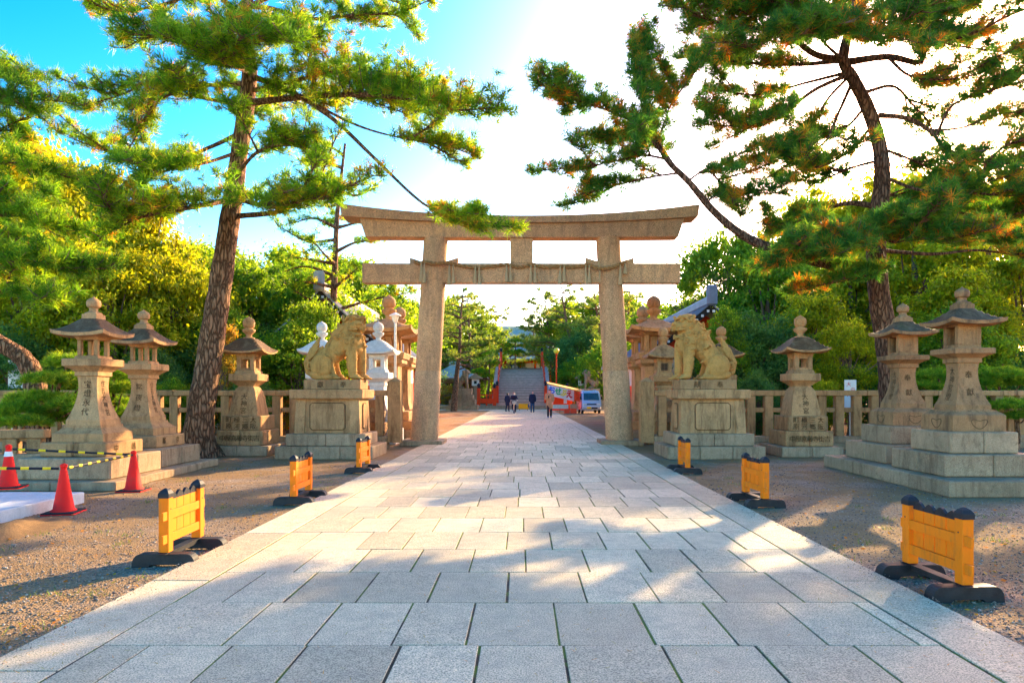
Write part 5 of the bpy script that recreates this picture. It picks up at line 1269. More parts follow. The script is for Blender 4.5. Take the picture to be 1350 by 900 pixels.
# ------------------------------------------------------------------ arched bridge
YB, YT, ZB, ZT = 67.5, 80.0, .40, 4.62; HWB = 2.35
br = empty('arched_bridge', (.0, YB, 0), 0, 'steep arched bridge with timber steps and vermilion railings', 'bridge'); br.location.x = P(687.5, 500, YB).x
def arc(t): th = t * R(76); return ((YT - YB) * math.sin(th) / math.sin(R(76)), ZB + (ZT - ZB) * (1 - (1 - math.sin(th * 90 / 76)) ** 1.25))
def arc(t): return ((YT - YB) * t, ZB + (ZT - ZB) * (1 - (1 - t) ** 1.9))
ns = 24
for k in range(ns):
    y0, z0 = arc(k / ns); y1, z1 = arc((k + 1) / ns)
    b = B(); b.box(-HWB, HWB, y0, y1 + .12, max(.38, z0 - .35), z1, .02); b.build('step', M['bridge_step'], br)
    b = B(); b.box(-HWB, HWB, y0 - .03, y0 + .05, z1 + .002, z1 + .03, .005); b.build('step_nosing', M['wood'], br)
b = B(); b.box(-HWB, HWB, YT - YB + .13, YT - YB + 4, ZT - .5, ZT - .01); b.build('deck', M['bridge_step'], br)
for sx in (-1, 1):
    pr = [arc(k / 14) for k in range(15)] + [(YT - YB + 4, ZT)]
    b = B(); b.rings([[(sx * (HWB + .02), y, .38), (sx * (HWB + .62), y, .38), (sx * (HWB + .62), y, z + .25), (sx * (HWB + .02), y, z + .25)] for y, z in pr]); b.build('side_wall', M['bridge_step'], br)
    for h, r in ((1.02, .075), (.62, .05)):
        b = B(); b.tube([(sx * (HWB + .10), y, z + h + .25) for y, z in pr], r, 8); b.build('railing', M['verm'], br, smooth=50)
    for k in range(0, 15, 2):
        y, z = pr[k]; big = k in (0, 14); hh = 1.75 if big else 1.2; w_ = .15 if big else .08
        b = B(); b.box(sx * (HWB + .10) - w_, sx * (HWB + .10) + w_, y - w_, y + w_, z + .251, z + .25 + hh, .01); po = b.build('post', M['verm'], br)
        if big:
            b = B(); z0 = z + .25 + hh; b.lathe([(z0, .17), (z0 + .1, .17), (z0 + .11, .10), (z0 + .16, .10), (z0 + .22, .17), (z0 + .36, .16), (z0 + .46, .07), (z0 + .54, .006)], sx * (HWB + .10), y, 12); b.build('post_cap', M['black'], po, smooth=50)
def red_fence(x0, x1, y, label):
    r_ = empty('red_fence', (x0, y, .4), 0, label, 'fence', 'vermilion fences at the bridge foot'); L = x1 - x0
    for k, x in enumerate((0, L / 2, L)):
        h = 1.75 if k != 1 else 1.15; w_ = .16 if k != 1 else .08
        b = B(); b.box(x - w_, x + w_, -w_, w_, 0, h, .01); po = b.build('post', M['verm'], r_)
        if k != 1: b = B(); b.lathe([(h, .18), (h + .1, .18), (h + .11, .11), (h + .16, .11), (h + .22, .18), (h + .36, .17), (h + .46, .07), (h + .54, .006)], x, 0, 12); b.build('post_cap', M['black'], po, smooth=50)
    for z in (.22, .6, 1.0):
        b = B(); b.box(.165, L / 2 - .085, -.05, .05, z, z + .11, .01); b.build('rail', M['verm'], r_); b = B(); b.box(L / 2 + .085, L - .165, -.05, .05, z, z + .11, .01); b.build('rail', M['verm'], r_)
    b = B(); b.box(.165, L / 2 - .085, -.03, .03, .331, .599); b.box(L / 2 + .085, L - .165, -.03, .03, .331, .599); b.build('lower_panel', M['verm'], r_)
red_fence(-4.35, -2.75, 67.2, 'short vermilion fence with black-capped posts between bridge and small far lion')
red_fence(2.95, 4.6, 67.4, 'short vermilion fence with black-capped posts behind the food stall')
# orange notice board at the foot of the steps
nb = empty('notice_board', (.15, 61.5, .05), 0, 'plain orange board standing at the foot of the bridge steps', 'board')
b = B(); b.box(-.46, .46, -.02, .02, .12, .62, .01); b.build('board', M['board_orange'], nb)
for x in (-.36, .36): b = B(); b.box(x - .02, x + .02, -.16, .16, 0, .119); b.build('foot', M['black'], nb)

# small far lions on rough pedestals
def far_lion(x, y, mirror, label):
    r_ = empty('lion_statue', (x, y, 0), 0, label, 'statue', 'far lions at the bridge foot'); k = -1 if mirror else 1
    for i, (h, z0, z1) in enumerate(((1.5, 0, .5), (1.25, .5, 1.0), (1.05, 1.0, 1.5), (.9, 1.5, 2.1))): blocks(r_, h, h * .7, z0, z1, 2, 1, 'stone_grey')
    S = []
    for yy in (-.2, .2):
        S += el((-.35 * k, yy, .42), (.3, .17, .34)); S += chain([(.32 * k, yy, 1.0), (.40 * k, yy, .45), (.44 * k, yy, .1)], [.17, .13, .12]); S += cap((-.3 * k, yy * 1.1, .09), (.05 * k, yy * 1.1, .08), .1)
    S += chain([(-.4 * k, 0, .45), (0, 0, .85), (.25 * k, 0, 1.2)], [.32, .33, .34]) + el((.34 * k, 0, 1.55), (.3, .28, .28)) + el((.56 * k, 0, 1.47), (.2, .18, .15)) + chain([(-.62 * k, 0, .2), (-.75 * k, 0, .6), (-.62 * k, 0, 1.05)], [.12, .14, .05])
    for z in (1.6, 1.4, 1.2): 
        for yy in (-.3, .3): S += el((.1 * k, yy, z), (.15, .09, .13))
    blob('body', S, .035, M['stone_grey'], r_, 2).location = (0, 0, 2.1)
far_lion(-4.55 - 1.1, 66.0 - 2.2, False, 'small far weathered lion on a stepped pedestal beside the red fence')
far_lion(6.55, 64.3, True, 'small far weathered lion on a stepped pedestal behind the van')
# small wooden-roofed lanterns near the far lions
def box_lantern(x, y, label):
    r_ = empty('shrine_lantern', (x, y, .4), 0, label, 'lantern', 'roofed lanterns by the bridge')
    b = B(); b.box(-.2, .2, -.2, .2, 0, 2.0, .02); b.build('post', M['stone_grey'], r_)
    b = B(); b.box(-.36, .36, -.36, .36, 2.001, 2.7, .02); b.build('light_box', M['plaster'], r_)
    b = B(); b.box(-.14, .14, -.37, -.361, 2.2, 2.5); b.build('window', M['dark'], r_)
    b = B(); b.prism([(-.7, 2.72), (.7, 2.72), (.72, 2.8), (0, 3.25), (-.72, 2.8)], -.6, .6); b.build('roof', M['stone_grey'], r_)
box_lantern(-4.75, 68.5, 'small gable-roofed stone lantern behind the red fence')
box_lantern(6.1, 67.5, 'small gable-roofed stone lantern behind the food stall')
# red lamp with yellow globe
lm = empty('street_lamp', (P(733.5, 500, 65).x, 65, .05), 0, 'vermilion lamp post with a round yellow globe', 'lamp')
b = B(); b.lathe([(0, .16), (.5, .15), (.52, .075), (5.3, .065), (5.32, .12), (5.42, .14)], n=12); b.build('pole', M['verm'], lm, smooth=40)
b = B(); b.lathe([(5.421 + .29 * (1 - math.cos(math.pi * k / 12)), max(.004, .29 * math.sin(math.pi * k / 12))) for k in range(13)], n=18); b.build('globe', M['globe'], lm, smooth=60)
# pale lamp by the white lanterns
ll = empty('street_lamp', (P(521, 500, 21.9).x, 21.9, 1.35), 0, 'slim pale street lamp with flared shade beside the great lantern', 'lamp')
b = B(); b.lathe([(0, .045), (2.5, .038), (2.52, .06)], n=10); b.build('pole', M['metal'], ll, smooth=40)
b = B(); b.lathe([(2.521, .07), (2.72, .13), (2.722, .11), (2.60, .06)], n=14); b.build('lamp_glass', M['pink_cloth'] if False else M['lampglass'], ll, smooth=40)
b = B(); b.lathe([(2.724, .20), (2.75, .20), (2.80, .10), (2.84, .02)], n=14); b.build('lamp_cap', M['white'], ll, smooth=40)

# ------------------------------------------------------------------ shrine halls
def rect_roof(b, wx, wy, z0, zt, rx, ry, th, curl, n=12, pw=1.5):
    top, bot = [], []; N = n + 1; kr = max(0, 1 - wy / wx)
    for j in range(N):
        for i in range(N):
            u, v = -1 + 2 * i / n, -1 + 2 * j / n; r = max(max(0, abs(u) - kr) / (1 - kr), abs(v)); t = 1 - r
            x = u * wx; y = v * wy; c = (abs(u) * abs(v)) ** 3
            top.append((x, y, z0 + th + (zt - z0 - th) * min(1, t / .96) ** pw + curl * c)); bot.append((x * .99, y * .99, z0 + curl * c + .25 * t))
    ft = []; fb = []
    for j in range(n):
        for i in range(n): a = j * N + i; ft.append([a, a + 1, a + N + 1, a + N]); fb.append([a, a + N, a + N + 1, a + 1])
    b.add(top, ft, 1); k = len(b.v) - len(top); b.add(bot, fb, 0); k2 = len(b.v) - len(bot)
    per = [i for i in range(n)] + [i * N + n for i in range(n)] + [n * N + n - i for i in range(n)] + [(n - i) * N for i in range(n)]
    b.f += [[k2 + per[i], k2 + per[(i + 1) % len(per)], k + per[(i + 1) % len(per)], k + per[i]] for i in range(len(per))]; b.m += [0] * len(per)
def hip_hall(x, y, w_, d_, hw, ht, over, label, rmat='copper', open_=False, name='shrine_hall', z0=0):
    r_ = empty(name, (x, y, z0), 0, label, 'building', 'shrine halls')
    n = max(3, int(w_ / 2.2))
    for k in range(n + 1):
        for sy in (-1, 1):
            xx = -w_ / 2 + w_ * k / n; b = B(); b.lathe([(0, .17), (hw, .16)], xx, sy * d_ / 2, 10); b.build('column', M['verm' if not open_ else 'wood'], r_, smooth=40)
    if not open_:
        for k in range(n):
            a = -w_ / 2 + w_ * k / n + .18; c_ = -w_ / 2 + w_ * (k + 1) / n - .18
            b = B(); b.box(a, c_, -d_ / 2 - .04, -d_ / 2 + .04, 0, hw * .62); b.build('lattice_panel', M['dark' if k % 2 else 'verm'], r_)
            b = B(); b.box(a, c_, -d_ / 2 - .05, -d_ / 2 + .05, hw * .66, hw - .01); b.build('plaster_panel', M['plaster'], r_)
            b = B(); b.box(a, c_, -d_ / 2 - .10, -d_ / 2 + .10, hw * .621, hw * .659); b.build('beam', M['verm'], r_)
        b = B(); b.box(-w_ / 2, w_ / 2, -d_ / 2 + .3, d_ / 2 - .3, 0, hw); b.build('inner_wall', M['dark'], r_)
    b = B(); b.box(-w_ / 2 - .3, w_ / 2 + .3, -d_ / 2 - .3, d_ / 2 + .3, hw + .001, hw + .28); b.build('eave_beam', M['verm' if not open_ else 'wood'], r_)
    b = B(); rect_roof(b, w_ / 2 + over, d_ / 2 + over, hw + .285, ht, 0, 0, .22, .5); rf = b.build('roof', [M['wood'], M[rmat]], r_, smooth=30)
    b = B(); kr = max(.05, 1 - (d_ / 2 + over) / (w_ / 2 + over)) * (w_ / 2 + over); b.box(-kr - .4, kr + .4, -.25, .25, ht - .25, ht + .35, .05); b.build('ridge', M[rmat], rf)
hip_hall(-1.5, 112, 17, 9, 6.6, 12.6, 2.4, 'large green-roofed main hall glimpsed beyond the bridge crown', 'copper')
hip_hall(11.5, 118, 13, 8, 5.6, 10.4, 2.0, 'green-roofed side hall beyond the yellow-globed lamp', 'copper')
hip_hall(-17, 116, 16, 8, 5.2, 9.2, 2.0, 'long grey-roofed hall behind the far pines', 'bark_old')
hip_hall(P(600, 500, 80).x, 80, 5.2, 4.6, 2.9, 5.1, 1.4, 'open pavilion with green swept roof beside the bridge', 'copper', True, 'pavilion')
pq = empty('hall_plaque', (P(679, 474, 107).x, 107.0, 5.6), 0, 'dark framed plaque hung under the main hall eaves', 'sign')
b = B(); b.box(-.75, .75, -.06, .06, -.9, .9, .03); b.build('board', M['jeans'], pq)
b = B(); b.box(-.45, .45, -.085, -.061, -.6, .6); b.build('plate', M['metal'], pq)

def gable_hall(x, y, hw_, dep, ze, zp, label, rmat):
    r_ = empty('shrine_hall', (x, y, 0), 0, label, 'building', 'shrine halls')
    wl = hw_ - .75
    for sx in (-1, 0, 1):
        b = B(); b.box(sx * wl - .14, sx * wl + .14, -.14, .14, 0, ze - .05, .01); b.build('column', M['verm'], r_)
    for s in (-1, 1):
        a, c_ = sorted((s * .14, s * (wl - .14)))
        b = B(); b.box(a, c_, -.05, .05, 0, ze * .6); b.build('wall_panel', M['verm'], r_)
        b = B(); b.box(a, c_, -.04, .04, ze * .6 + .2, ze - .05); b.build('plaster_panel', M['plaster'], r_)
        b = B(); b.box(a, c_, -.10, .10, ze * .6 + .001, ze * .6 + .199); b.build('beam', M['verm'], r_)
        b = B(); b.box(min(s * wl, s * (wl + .1)), max(s * wl, s * (wl + .1)), .15, dep, 0, ze - .02); b.build('side_wall', M['verm'], r_)
        b = B(); b.box(min(s * (wl + .101), s * (wl + .13)), max(s * (wl + .101), s * (wl + .13)), .4, dep - .2, ze * .6, ze * .86); b.build('plaster_panel', M['plaster'], r_)
    b = B(); b.box(-wl - .3, wl + .3, -.16, .16, ze - .049, ze + .16); b.build('tie_beam', M['verm'], r_)
    b = B(); b.prism([(-wl, ze + .161), (wl, ze + .161), (0, zp - .35)], -.05, .05); b.build('gable', M['verm'], r_)
    sag = lambda t: ze - .12 + (zp - ze + .12) * (t ** 1.25)
    for s in (-1, 1):
        rs = []
        for k in range(9):
            t = k / 8; xx = s * hw_ * (1 - t); z = sag(t); rs.append([(xx, -1.0, z - .16), (xx, dep + .8, z - .16), (xx, dep + .8, z), (xx, -1.0, z)])
        b = B(); b.rings(rs); rf = b.build('roof_slope', M[rmat], r_, smooth=30)
        for k in range(int((dep + 1.8) / .34)):          # tile ridges
            yy = -.98 + .34 * k; tb = B(); tb.tube([(s * hw_ * (1 - t / 8), yy, sag(t / 8) + .02) for t in range(9)], .07, 5); tb.build('tile_row', M[rmat], rf, smooth=60)
        b = B(); b.rings([[(s * hw_ * (1 - k / 8), -1.06, sag(k / 8) - .34), (s * hw_ * (1 - k / 8), -1.005, sag(k / 8) - .34), (s * hw_ * (1 - k / 8), -1.005, sag(k / 8) - .02), (s * hw_ * (1 - k / 8), -1.06, sag(k / 8) - .02)] for k in range(9)]); b.build('verge_board', M['dark'], rf)
        for k in range(14):
            t = (k + .5) / 14; rb_ = B(); rb_.box(s * hw_ * (1 - t) - .05, s * hw_ * (1 - t) + .05, -1.1, -1.061, sag(t) - .26, sag(t) - .16); rb_.build('verge_stud', M['white'], rf)
    b = B(); b.box(-.17, .17, -1.1, dep + .9, zp - .05, zp + .32, .05); b.build('ridge', M[rmat], r_)
    b = B(); b.box(-.22, .22, -1.35, -1.11, zp - .1, zp + .75, .08); b.build('ridge_end_tile', M[rmat], r_)
gable_hall(P(432, 390, 29).x, 29, 2.9, 9, 3.55, 5.9, 'vermilion hall with pale tiled roof behind the white lanterns', 'tile')
gable_hall(P(928, 400, 29).x, 29, 3.3, 9, 3.2, 5.3, 'vermilion hall with blue-grey tiled roof behind the grilled lantern', 'tileblue')
gable_hall(P(500, 440, 44).x, 44, 3.0, 8, 3.3, 5.2, 'smaller vermilion hall further back beside the gate pillar', 'tile')

# ------------------------------------------------------------------ notice signs behind the balustrades
sg = empty('notice_sign', (*P(1121, 520, 20.3).xy, 0), R(-8), 'white notice sign with red lettering behind the balustrade', 'sign')
b = B(); b.box(-.17, .17, -.015, .015, 1.0, 1.95, .005); pn = b.build('sign_panel', M['white'], sg)
lettering('lettering', pn, [('大', -.05, 1.82, .13), ('中', .07, 1.66, .13), ('月', -.04, 1.5, .13)], lambda u, v: (u, -.017, v), M['red_letter'])
b = B(); b.box(-.02, .02, .016, .05, 0, 1.5); b.build('sign_post', M['metal'], sg)
sg = empty('notice_sign', (*P(24, 520, 20.3).xy, 0), R(10), 'white weathered notice board behind the leaning pine trunk', 'sign')
b = B(); b.box(-.27, .27, -.02, .02, 1.7, 2.55, .005); pn = b.build('sign_panel', M['white'], sg)
lettering('lettering', pn, [(c, -.18 + .1 * (i % 4), 2.42 - .14 * (i // 4), .08) for i, c in enumerate('中大吉三町原月寺')], lambda u, v: (u, -.022, v), M['carve'])
for x in (-.2, .2): b = B(); b.box(x - .025, x + .025, .021, .06, 0, 2.5); b.build('sign_post', M['metal'], sg)

# ------------------------------------------------------------------ van
vx, vy = P(780, 520, 52).x, 52.0
van = empty('parked_van', (vx, vy, 0), R(2), 'pale blue boxy little van with yellow number plate', 'van')
W_ = .74
prof = [(0.0, .30), (-.06, .45), (-.05, .62), (0, .86), (.10, 1.02), (.52, 1.66), (.66, 1.78), (1.0, 1.83), (3.0, 1.83), (3.2, 1.74), (3.28, 1.0), (3.28, .30)]   # y, z side outline
b = B(); rs = []
for x, sc_y in ((-W_, .94), (-W_ + .06, 1), (W_ - .06, 1), (W_, .94)):
    rs.append([(x * (1 - .07 * max(0, z - .95)), y, .30 + (z - .30) * (sc_y if z > 1.6 else 1)) for y, z in prof])
b.rings(rs); b.build('body', M['van'], van, smooth=25)
def quadp(name, pts, mat, par=van, th=.012, n=(0, -1, 0)):
    nn = Vector(n) * th; b = B(); b.rings([[Vector(p) for p in pts], [Vector(p) + nn for p in pts]]); return b.build(name, mat, par)
quadp('windscreen', [(-.62, .135, 1.06), (.62, .135, 1.06), (.575, .50, 1.61), (-.575, .50, 1.61)], M['glass'], n=(0, -.8, .55), th=.02)
for s in (-1, 1):
    quadp('side_window', [(s * .735, .55, 1.12), (s * .735, 1.5, 1.12), (s * .715, 1.5, 1.58), (s * .715, .72, 1.58)], M['glass'], n=(s, 0, 0), th=.02)
    b = B(); b.box(s * .53 - .13, s * .53 + .13, -.075, .02, .68, .82, .03); b.build('headlight', M['lampglass'], van)
    b = B(); b.box(s * .83 - .06, s * .83 + .06, .22, .30, 1.12, 1.36, .03); mr = b.build('mirror', M['black'], van)
    b = B(); b.tube([(s * .70, .27, 1.16), (s * .80, .26, 1.18)], .02, 6); b.build('mirror_arm', M['black'], mr)
    for y in (.55, 2.65):
        wh = B(); wh.rings([[(xx, y + r * math.cos(a * math.pi / 10), .27 + r * math.sin(a * math.pi / 10)) for a in range(20)] for xx, r in ((s * .58, .25), (s * .60, .27), (s * .72, .27), (s * .745, .245))]); w2 = wh.build('wheel', M['rubber'], van, smooth=40)
        wh = B(); wh.rings([[(xx, y + .15 * math.cos(a * math.pi / 8), .27 + .15 * math.sin(a * math.pi / 8)) for a in range(16)] for xx in (s * .70, s * .752)]); wh.build('rim', M['metal'], w2)
    b = B(); b.box(s * .42 - .06, s * .42 + .06, -.085, -.05, .40, .48, .01); b.build('fog_lamp', M['lampglass'], van)
b = B(); b.box(-.37, .37, -.070, -.03, .70, .80, .01); b.build('grille', M['black'], van)
b = B(); b.box(-.72, .72, -.10, .1, .34, .60, .05); b.build('bumper', M['van'], van)
b = B(); b.box(-.02, .45, -.107, -.101, .40, .52); b.build('air_intake', M['black'], van)
b = B(); b.box(-.38, -.05, -.125, -.101, .40, .56, .004); b.build('number_plate', M['pole_yellow'], van)
b = B(); b.tube([(-.45, .20, 1.09), (.05, .16, 1.10)], .012, 4); b.tube([(.05, .20, 1.09), (.5, .16, 1.10)], .012, 4); b.build('wiper', M['black'], van)
for s in (-1, 1):
    b = B(); b.box(s * .5 - .02, s * .5 + .02, .9, 2.9, 1.86, 1.90, .005)
    for y in (1.0, 2.8): b.box(s * .5 - .015, s * .5 + .015, y, y + .05, 1.78, 1.859)
    b.build('roof_rack', M['metal'], van)

# ------------------------------------------------------------------ food stall
st = empty('food_stall', (P(742, 520, 54).x, 54, 0), 0, 'food stall with sloping orange awning and bright lettered banner', 'stall'); st.scale = (.8, 1, .87)
for x, h in ((-1.25, 2.55), (1.35, 2.1)):
    for y in (0, 2.2): b = B(); b.tube([(x, y, 0), (x, y, h + (.2 if y else 0))], .03, 6); b.build('pole', M['vermdark'], st)
b = B(); b.add([(-1.55, -.35, 2.75), (2.05, -.35, 1.98), (2.05, 2.6, 2.25), (-1.55, 2.6, 3.0), (-1.55, -.35, 2.69), (2.05, -.35, 1.92), (2.05, 2.6, 2.19), (-1.55, 2.6, 2.94)], [[0, 1, 2, 3], [7, 6, 5, 4], [0, 4, 5, 1], [1, 5, 6, 2], [2, 6, 7, 3], [3, 7, 4, 0]]); b.build('awning', M['orange_cloth'], st)
def ban(name, x0, x1, dz, mat, y=-.30):
    f = lambda x: 2.66 - (x + 1.5) * .213; b = B(); rs = []
    for k in range(7):
        x = x0 + (x1 - x0) * k / 6; yy = y + .015 * math.sin(k * 2.1); rs.append([(x, yy, f(x) - dz), (x, yy + .012, f(x) - dz), (x, yy + .012, f(x)), (x, yy, f(x))])
    b.rings(rs); return b.build(name, mat, st)
bn = ban('banner', -1.45, 1.10, 1.0, M['white']); ban('banner_end', 1.105, 1.75, .92, M['verm'])
ban('banner_pink', .72, 1.10, .98, M['pink_cloth'], -.325)
for c, x, z, mt in (('お', -1.12, 2.15, 'blue_letter'), ('せ', -.50, 2.03, 'green_letter'), ('ぶ', .06, 1.90, 'yellow_letter'), ('え', .62, 1.78, 'red_letter')):
    b = B(); vs_, f = CS[c]
    for dx, dz in ((0, 0), (.035, 0), (-.035, 0), (0, .03), (0, -.03)): b.add([(x + dx + p_[0] * .6, -.345 - .002 * abs(dx * 30) - .004 * (dz > 0) - .006 * (dz < 0), z + dz + p_[1] * .66) for p_ in vs_], f)
    b.build('lettering', M[mt], bn)
b = B(); b.box(-1.2, .75, -.1, .9, .70, .75, .01); b.build('counter_top', M['wood'], st)
b = B(); b.box(-1.2, .55, -.13, -.105, .42, .80, .005); b.build('counter_cloth', M['cloth_green'], st)
for x in (-1.1, -.3, .5): b = B(); b.box(x - .025, x + .025, 0, .05, 0, .699); b.build('counter_leg', M['wood'], st)
b = B(); b.box(-.55, -.1, .5, .52, .76, 1.5); b.build('red_sign', M['verm'], st)
b = B(); b.box(.1, .42, .1, .115, .9, 1.65); b.build('price_sheet', M['white'], st)
b = B(); b.box(-1.2, 1.2, 2.25, 2.27, .2, 1.9); b.build('back_cloth', M['verm'], st)
for k, (x, y, z, w2, h, mt, lb) in enumerate(((.30, -.35, 0, .44, .36, 'vermdark', 'red plastic crate in front of the food stall, without a box on it'), (.82, -.40, 0, .50, .38, 'vermdark', 'red plastic crate in front of the food stall, under the cardboard box'))):
    c_ = empty('plastic_crate', (st.location.x + x, 54 + y, z), 0, lb, 'crate', 'red crates'); 
    for xx0, xx1, y0, y1, z0, z1, nm in ((-w2 / 2, w2 / 2, -.18, -.165, 0, h, 'crate_side'), (-w2 / 2, w2 / 2, .165, .18, 0, h, 'crate_side'), (-w2 / 2, -w2 / 2 + .015, -.164, .164, 0, h, 'crate_side'), (w2 / 2 - .015, w2 / 2, -.164, .164, 0, h, 'crate_side'), (-w2 / 2 + .016, w2 / 2 - .016, -.164, .164, 0, .02, 'crate_floor')):
        b = B(); b.box(xx0, xx1, y0, y1, z0, z1); b.build(nm, M[mt], c_)
cbx = empty('cardboard_box', (st.location.x + .80, 53.6, .382), .08, 'brown cardboard box on a red crate at the food stall', 'box')
b = B(); b.box(-.24, .24, -.17, .17, 0, .36, .006); b.build('carton', M['card'], cbx); b = B(); b.box(-.03, .03, -.172, .172, .3605, .362); b.build('packing_tape', M['beige'], cbx)

# ------------------------------------------------------------------ people
def hand(w_, d, s=1):
    w_, d = Vector(w_), Vector(d).normalized(); sd = d.cross(Vector((0, 1, .2))); sd = sd.normalized(); out = cap(w_, w_ + d * .08, .032, .036)
    for k in range(4): out += chain([w_ + d * .075 + sd * (k - 1.5) * .021, w_ + d * (.12 + .01 * (k in (1, 2))) + sd * (k - 1.5) * .023 + Vector((0, -.012, 0)), w_ + d * (.15 + .012 * (k in (1, 2))) + sd * (k - 1.5) * .022 + Vector((0, -.03, 0))], [.0115, .011, .0095])
    return out + chain([w_ + d * .03 - sd * .03, w_ + d * .07 - sd * .055, w_ + d * .10 - sd * .05], [.013, .012, .010])
def person(loc, rz, label, J, coat, trousers, shoe, hair, coat_len=.0, mask=False, extra=None, H=1.0, bald=False):
    r_ = empty('person', loc, rz, label, 'person', 'people near the bridge'); r_.scale = (H, H, H)
    hd, nk, sh, hp_ = Vector(J['head']), Vector(J['neck']), J['shoulder'], Vector(J['hip'])
    S = el(hd, (.078, .098, .115)) + el(hd + Vector((0, -.03, -.055)), (.062, .07, .06)) + cap(nk - Vector((0, 0, .05)), hd - Vector((0, -.01, .07)), .055, .052)
    S += el(hd + Vector((0, -.105, -.02)), (.014, .018, .022)); S += el(hd + Vector((0, -.092, -.065)), (.026, .012, .008))
    for s in (-1, 1): S += el(hd + Vector((s * .08, .005, -.01)), (.012, .022, .032)) + el(hd + Vector((s * .032, -.088, .008)), (.016, .01, .008))
    S += chain([hp_, (hp_ + nk) / 2, nk - Vector((0, 0, .08))], [.13, .125, .13])
    C = chain([hp_ + Vector((0, 0, -.02 - coat_len)), (hp_ + nk) / 2, nk - Vector((0, 0, .10))], [.165, .16, .15])
    C += [(c + Vector((s, 0, 0)), r, ro) for s in (-.045, .045) for c, r, ro in C] + cap(nk - Vector((0, 0, .05)), nk, .075, .07)
    T = [(hp_ + Vector((s * .06, 0, 0)), .13, None) for s in (-1, 1)]; sho = []
    for s in (0, 1):
        a, e, w_ = J['arms'][s]; S += chain([a, e, w_], [.05, .042, .032]) + hand(w_, Vector(w_) - Vector(e)); C += chain([a, e, Vector(e).lerp(Vector(w_), .92)], [.075, .062, .05])
        h, k, f = J['legs'][s]; S += chain([h, k, f], [.08, .058, .042]); T += chain([h, k, Vector(f) + Vector((0, 0, .03))], [.105, .078, .062]); sho.append(f)
    bd = blob('body', S, .0125, M['skin'], r_, 1, .4)
    blob('coat', C, .02, M[coat], r_, 2); blob('trousers', T, .02, M[trousers], r_, 2)
    for f in sho: blob('shoe', el(Vector(f) + Vector((0, -.06, -.045)), (.05, .13, .045)) + el(Vector(f) + Vector((0, .02, -.02)), (.045, .06, .06)), .014, M[shoe], r_, 1)
    hr = el(hd + Vector((0, .034, .028)), (.086, .092, .105)) + el(hd + Vector((0, .04, -.04)), (.078, .065, .07))
    if not bald: hr += el(hd + Vector((0, -.045, .085)), (.072, .055, .035))
    blob('hair', hr, .012, M[hair], r_, 1)
    if mask: b = B(); b.rings([[(x * q, y, z) for x, z in ((-.052, -.10), (.052, -.10), (.062, -.03), (0, -.015), (-.062, -.03))] for q, y in ((1, -.085), (.8, -.125))]); b.build('face_mask', M['white'], r_, loc=hd)
    return r_
def stand(dx=0, arms='down', step=.0):
    J = dict(head=(dx, -.03, 1.60), neck=(dx, 0, 1.46), shoulder=.19, hip=(0, 0, .92))
    J['legs'] = [((s * .09, 0, .90), (s * .095, -.05 + s * step * .5, .50), (s * .10, .02 + s * step, .09)) for s in (-1, 1)]
    J['arms'] = [((s * .19, 0, 1.40), (s * .25, .03, 1.12), (s * .25, -.05, .88)) for s in (-1, 1)]; return J
J = stand(step=.14); J['head'] = (0, -.07, 1.585); J['arms'][0] = ((-.19, 0, 1.40), (-.25, -.02, 1.13), (-.06, -.26, 1.20)); J['arms'][1] = ((.19, 0, 1.40), (.25, .03, 1.13), (.19, -.10, .95))
p1 = person((*G(724.5, 551.5), .05), R(4), 'person in a knee-length beige coat walking while looking at a phone', J, 'beige', 'darkgrey', 'shoe_blue', 'hair_black', .22, H=1.04)
ph = empty('phone', (p1.location.x - .07, p1.location.y - .36, 1.30), 0, 'small dark phone held by the person in the beige coat', 'phone')
b = B(); b.box(-.038, .038, -.006, .006, -.02, .13, .004); b.build('case', M['black'], ph); b = B(); b.box(-.033, .033, .0062, .008, -.012, .122); b.build('screen', M['glass'], ph)
J = stand(step=.07); p2 = person((*G(702, 544.2), .05), R(-3), 'person in a dark navy jacket and blue jeans carrying a bag', J, 'navy', 'jeans', 'darkgrey', 'hair_brown', .05, bald=True)
bgx = empty('shoulder_bag', (p2.location.x - .33, p2.location.y + .02, .45), 0, 'blue bag hanging from the hand of the person in jeans', 'bag')
b = B(); b.box(-.05, .05, -.14, .14, 0, .26, .03); b.build('bag_body', M['jeans'], bgx); b = B(); b.tube([(0, -.09, .25), (.04, -.04, .42), (.04, .04, .42), (0, .09, .25)], .012, 6); b.build('handle', M['navy'], bgx)
J = stand(step=.1); p3 = person((*G(669, 543), .05), R(150), 'person in dark clothes with tied-back hair standing beside the cyclist', J, 'navy', 'darkgrey', 'darkgrey', 'hair_black', .2, H=.93)
cx_, cy_ = G(677.5, 545.6)
Jc = dict(head=(0, -.16, 1.52), neck=(0, -.10, 1.39), shoulder=.18, hip=(0, .22, .92), arms=[((s * .18, -.08, 1.33), (s * .27, -.25, 1.10), (s * .25, -.47, 1.03)) for s in (-1, 1)],
          legs=[((-.09, .20, .90), (-.11, -.22, .72), (-.12, -.05, .34)), ((.09, .20, .90), (.11, -.12, .55), (.12, .05, .18))])
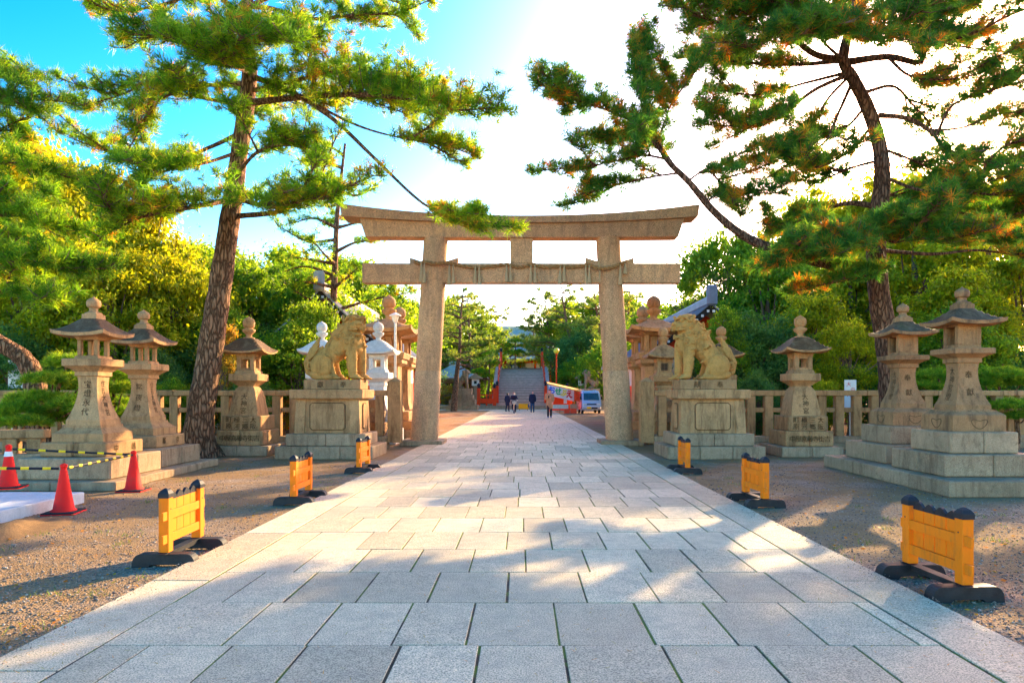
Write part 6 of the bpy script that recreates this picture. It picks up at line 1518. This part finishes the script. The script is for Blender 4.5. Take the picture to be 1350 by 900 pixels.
person((cx_, cy_, .05), R(4), 'person in navy coat and white mask riding a bicycle', Jc, 'navy', 'navy', 'darkgrey', 'hair_brown', .05, mask=True)
bk = empty('bicycle', (cx_, cy_, .05), R(4), 'city bicycle with a pale front basket under the masked rider', 'bicycle')
for y in (-.58, .50):
    b = B(); b.tube([(0, y + .31 * math.cos(a * math.pi / 16), .33 + .31 * math.sin(a * math.pi / 16)) for a in range(33)], .019, 8, cap=False); wl_ = b.build('wheel', M['rubber'], bk, smooth=60)
    b = B(); b.tube([(0, y + .29 * math.cos(a * math.pi / 16), .33 + .29 * math.sin(a * math.pi / 16)) for a in range(33)], .01, 6, cap=False); b.build('rim', M['chrome'], wl_, smooth=60)
    b = B()
    for k in range(12): a = k * math.pi / 6; b.tube([(0, y, .33), (0, y + .28 * math.cos(a), .33 + .28 * math.sin(a))], .003, 4, cap=False)
    b.tube([(-.05, y, .33), (.05, y, .33)], .018, 8); b.build('spokes', M['chrome'], wl_)
b = B()
for s in ([(0, -.58, .33), (0, -.50, .62), (0, -.44, .86), (0, -.42, 1.0)], [(0, -.45, .78), (0, -.2, .40), (0, .10, .30)], [(0, .10, .30), (0, .20, .62), (0, .24, .82)], [(0, .10, .30), (0, .50, .33)], [(0, .20, .62), (0, .50, .33)]): b.tube(s, .017, 7)
b.build('frame', M['chrome'], bk, smooth=50)
b = B(); b.tube(catmull([(-.27, -.36, 1.02), (-.2, -.48, 1.04), (0, -.43, 1.0), (.2, -.48, 1.04), (.27, -.36, 1.02)], 4), .013, 7); b.build('handlebar', M['chrome'], bk, smooth=50)
b = B(); b.lathe([(.82, .05), (.84, .09), (.87, .10), (.885, .07)], 0, .25, 12); b.build('saddle', M['black'], bk, smooth=50)
b = B(); b.rings([[(x * q, -.72 + y * q, z) for x, y in ((-.19, -.13), (.19, -.13), (.19, .13), (-.19, .13))] for z, q in ((.72, .78), (.96, 1.0))]); b.build('basket', M['metal'], bk)
b = B(); b.tube([(-.12, .03, .30), (.12, .17, .30)], .012, 6); b.build('pedal_crank', M['chrome'], bk)
